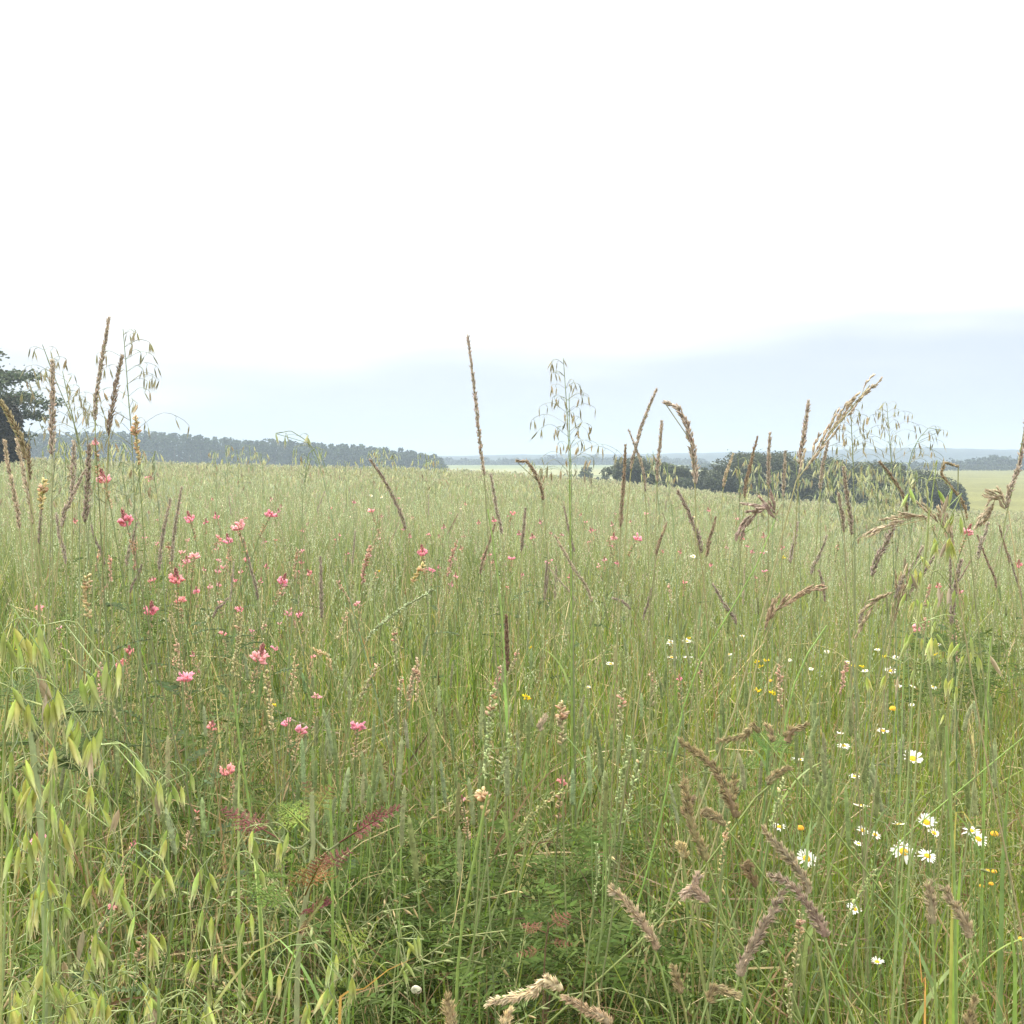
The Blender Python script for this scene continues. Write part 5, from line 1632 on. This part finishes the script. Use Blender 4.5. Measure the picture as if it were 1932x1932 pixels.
umbel_plant('reddish-brown withered ferny herb in the dark hollow at the bottom', [(1035, 1740), (1030, 1780), (1026, 1840)], 1.35,
            [(1035, 1750, 1075, 1720, .05, (.2, .11, .07), (.24, .10, .08), None), (1030, 1760, 985, 1740, .05, (.18, .10, .06), (.24, .10, .08), None), (1030, 1780, 1080, 1780, 0, (.18, .10, .06), (.22, .10, .07), None), (1030, 1790, 975, 1800, 0, (.16, .1, .05), (.2, .09, .07), None)], .0016, (.16, .12, .07))


# ---- broad blades and tall bare stems
def blade(poly, d, wpx, c0, c1, label, dj=0.0, cat='grass blade'):
    P = np.array([at(px, py, d + dj * i) for i, (px, py) in enumerate(poly)])
    b = P[0]
    root = np.array([b[0], b[1], float(ground(b[0], b[1])) - .01])
    if b[2] - root[2] > .03: P = np.vstack([root, P])
    q = catmull(P - root, 26)
    t = np.linspace(0, 1, 26)
    W = wpx * PX * d * .5 * np.clip(1 - t ** 3, .02, 1) * (.45 + .55 * np.minimum(1, t * 3))
    o = bpy.data.objects
    g = Geo()
    ax = np.gradient(q, axis=0)
    S = nrm(np.cross(nrm(ax), np.array([.15, 1, .2])))
    mid_ = q + np.array([0, 1.0, 0]) * (W * .22)[:, None]       # a shallow keel along the blade
    C = np.array(c0) * (1 - t[:, None] ** 2) + np.array(c1) * t[:, None] ** 2
    V = np.stack([q - S * W[:, None], mid_, q + S * W[:, None]], 1)
    i = np.arange(25)[:, None] * 3 + np.arange(2)[None]
    g.add(V, np.stack([i, i + 1, i + 4, i + 3], -1), np.repeat(C[:, None], 3, 1))
    return tag(g.build('grass_blade', M_GRASS, None, [float(a) for a in root]), label, cat, 'single broad grass blades', 'thing')


LG, MG = (.20, .30, .06), (.14, .22, .06)
for poly, d, w, c0, c1, lab in (
        ([(1800, 1900), (1806, 1740), (1812, 1640), (1818, 1582)], 1.4, 21, LG, LG, 'broad bright green blade standing below the pair of daisies'),
        ([(1915, 1860), (1895, 1790), (1865, 1725), (1838, 1672)], 1.2, 15, LG, MG, 'bright green blade leaning left at the bottom right corner'),
        ([(1800, 1600), (1830, 1572), (1868, 1560), (1898, 1562)], 1.35, 9, LG, (.4, .33, .1), 'level green blade crossing in front of the pair of daisies'),
        ([(640, 1950), (668, 1890), (715, 1840), (785, 1806)], 1.1, 13, (.22, .21, .05), (.46, .27, .08), 'olive blade turning orange at its tip, bottom left of centre'),
        ([(395, 1960), (405, 1910), (440, 1845), (490, 1790), (615, 1735)], .98, 16, (.15, .25, .09), (.36, .36, .14), 'broad curved blade bending right near the bottom'),
        ([(-30, 1890), (30, 1840), (100, 1800), (185, 1783)], .95, 12, MG, LG, 'green blade slanting up from the left edge near the bottom'),
        ([(545, 1880), (620, 1830), (690, 1785), (752, 1748)], 1.05, 8, MG, LG, 'narrow green blade slanting right above the olive one'),
        ([(300, 1960), (302, 1900), (305, 1850), (318, 1800)], .95, 18, (.16, .25, .12), (.2, .28, .1), 'pale blue-green blade standing at the bottom edge'),
        ([(1745, 1930), (1740, 1860), (1735, 1800), (1736, 1752)], 1.2, 9, (.24, .28, .07), (.6, .3, .1), 'blade with an orange dead tip low at the right'),
        ([(1405, 1880), (1402, 1800), (1398, 1730), (1400, 1660)], 1.3, 11, (.13, .2, .05), MG, 'dark green blade behind the hooked cocksfoot head'),
        ([(1890, 1700), (1895, 1600), (1900, 1500), (1915, 1390)], 1.5, 14, (.13, .2, .08), MG, 'dark upright blade near the right edge beside the daisies'),
        ([(1700, 1760), (1720, 1620), (1745, 1540), (1760, 1490)], 1.9, 9, LG, MG, 'green blade behind the largest open daisy'),
        ([(860, 1950), (880, 1850), (905, 1700), (920, 1560)], 1.2, 9, (.12, .17, .05), (.12, .17, .06), 'dark stalk-like blade under the withered fan-shaped head'),
        ([(450, 1500), (470, 1440), (440, 1430), (415, 1452)], 1.35, 9, MG, (.3, .35, .14), 'small broken leaf beside the pair of pink florets'),
        ([(1560, 1932), (1555, 1870), (1548, 1800), (1556, 1735)], 1.15, 16, (.10, .17, .05), (.13, .2, .06), 'dark broad blade right of the violet-grey heads')):
    blade(poly, d, w, c0, c1, lab)


def tall_stem(poly, d, wpx, col, label):
    root, path, f0, L_ = plant_path(poly, d, 40, .3)
    o = thing('tall_grass_stem', label, 'grass stem', root, 'tall bare grass stems')
    stem_mesh(o, path, wpx * PX * d * .5, wpx * PX * d * .32, col)
    leaf_blade(o, path, .62, .16, .003, rng.uniform(0, 6.28), col)


for poly, d, w, lab in (([(1488, 1330), (1520, 1240), (1560, 1180)][::-1], 1.9, 5, 'thin bright stem slanting right in the mid sward'), ([(622, 1460), (626, 1600), (628, 1760)], 1.25, 8, 'tall green stem right of the red feathery herb'),
                        ([(1785, 1370), (1790, 1480), (1800, 1640)], 1.35, 8, 'thick green stem left of the broad bright blade'), ([(1075, 905), (1076, 1000), (1078, 1120)], 2.3, 5, 'green stem below the tall middle oat'),
                        ([(440, 1300), (452, 1400), (470, 1520), (486, 1640)], 1.3, 7, 'bright stem running down beside the broken leaf'), ([(920, 960), (936, 1060), (950, 1200)], 2.1, 5, 'bright stem below the tallest centre spike'),
                        ([(1870, 1200), (1862, 1330), (1858, 1450)], 1.8, 7, 'yellow-green stem at the right near the ferny herb'), ([(1932, 1390), (1800, 1500), (1680, 1610)], 1.6, 3.5, 'thin stalk slanting across the daisies'),
                        ([(920, 1500), (895, 1620), (870, 1760), (860, 1900)], 1.2, 8, 'dark green stalk under the withered fan-shaped head')):
    tall_stem(poly, d, w, (.22, .32, .09), lab)

# snail shell in the dark hollow
c = at(783, 1868, 1.3)
o = thing('snail_shell', 'small white snail shell in the dark hollow at the bottom', 'snail shell', c, None)
g = Geo()
q = np.linspace(0, 2.6 * 2 * math.pi, 60)
rr = .0058 * np.exp(-q * .13)
P = np.stack([rr * .55 * np.cos(q), -.0012 * q / 6.28, rr * .55 * np.sin(q)], 1)
tubes(g, P[None], (rr * .58)[None], jit((.46, .42, .37), 1, .02), 12)
g.build('shell_whorl', M_SHELL, o)
g = Geo()
a = np.linspace(0, 2 * math.pi, 17)
rim = np.stack([.0032 + .0036 * np.cos(a), 0 * a, .0036 * np.sin(a)], 1)
tubes(g, rim[None], np.full((1, 17), .0007), jit((.5, .42, .36), 1, .02), 5)
g.build('shell_lip', M_SHELL, o)
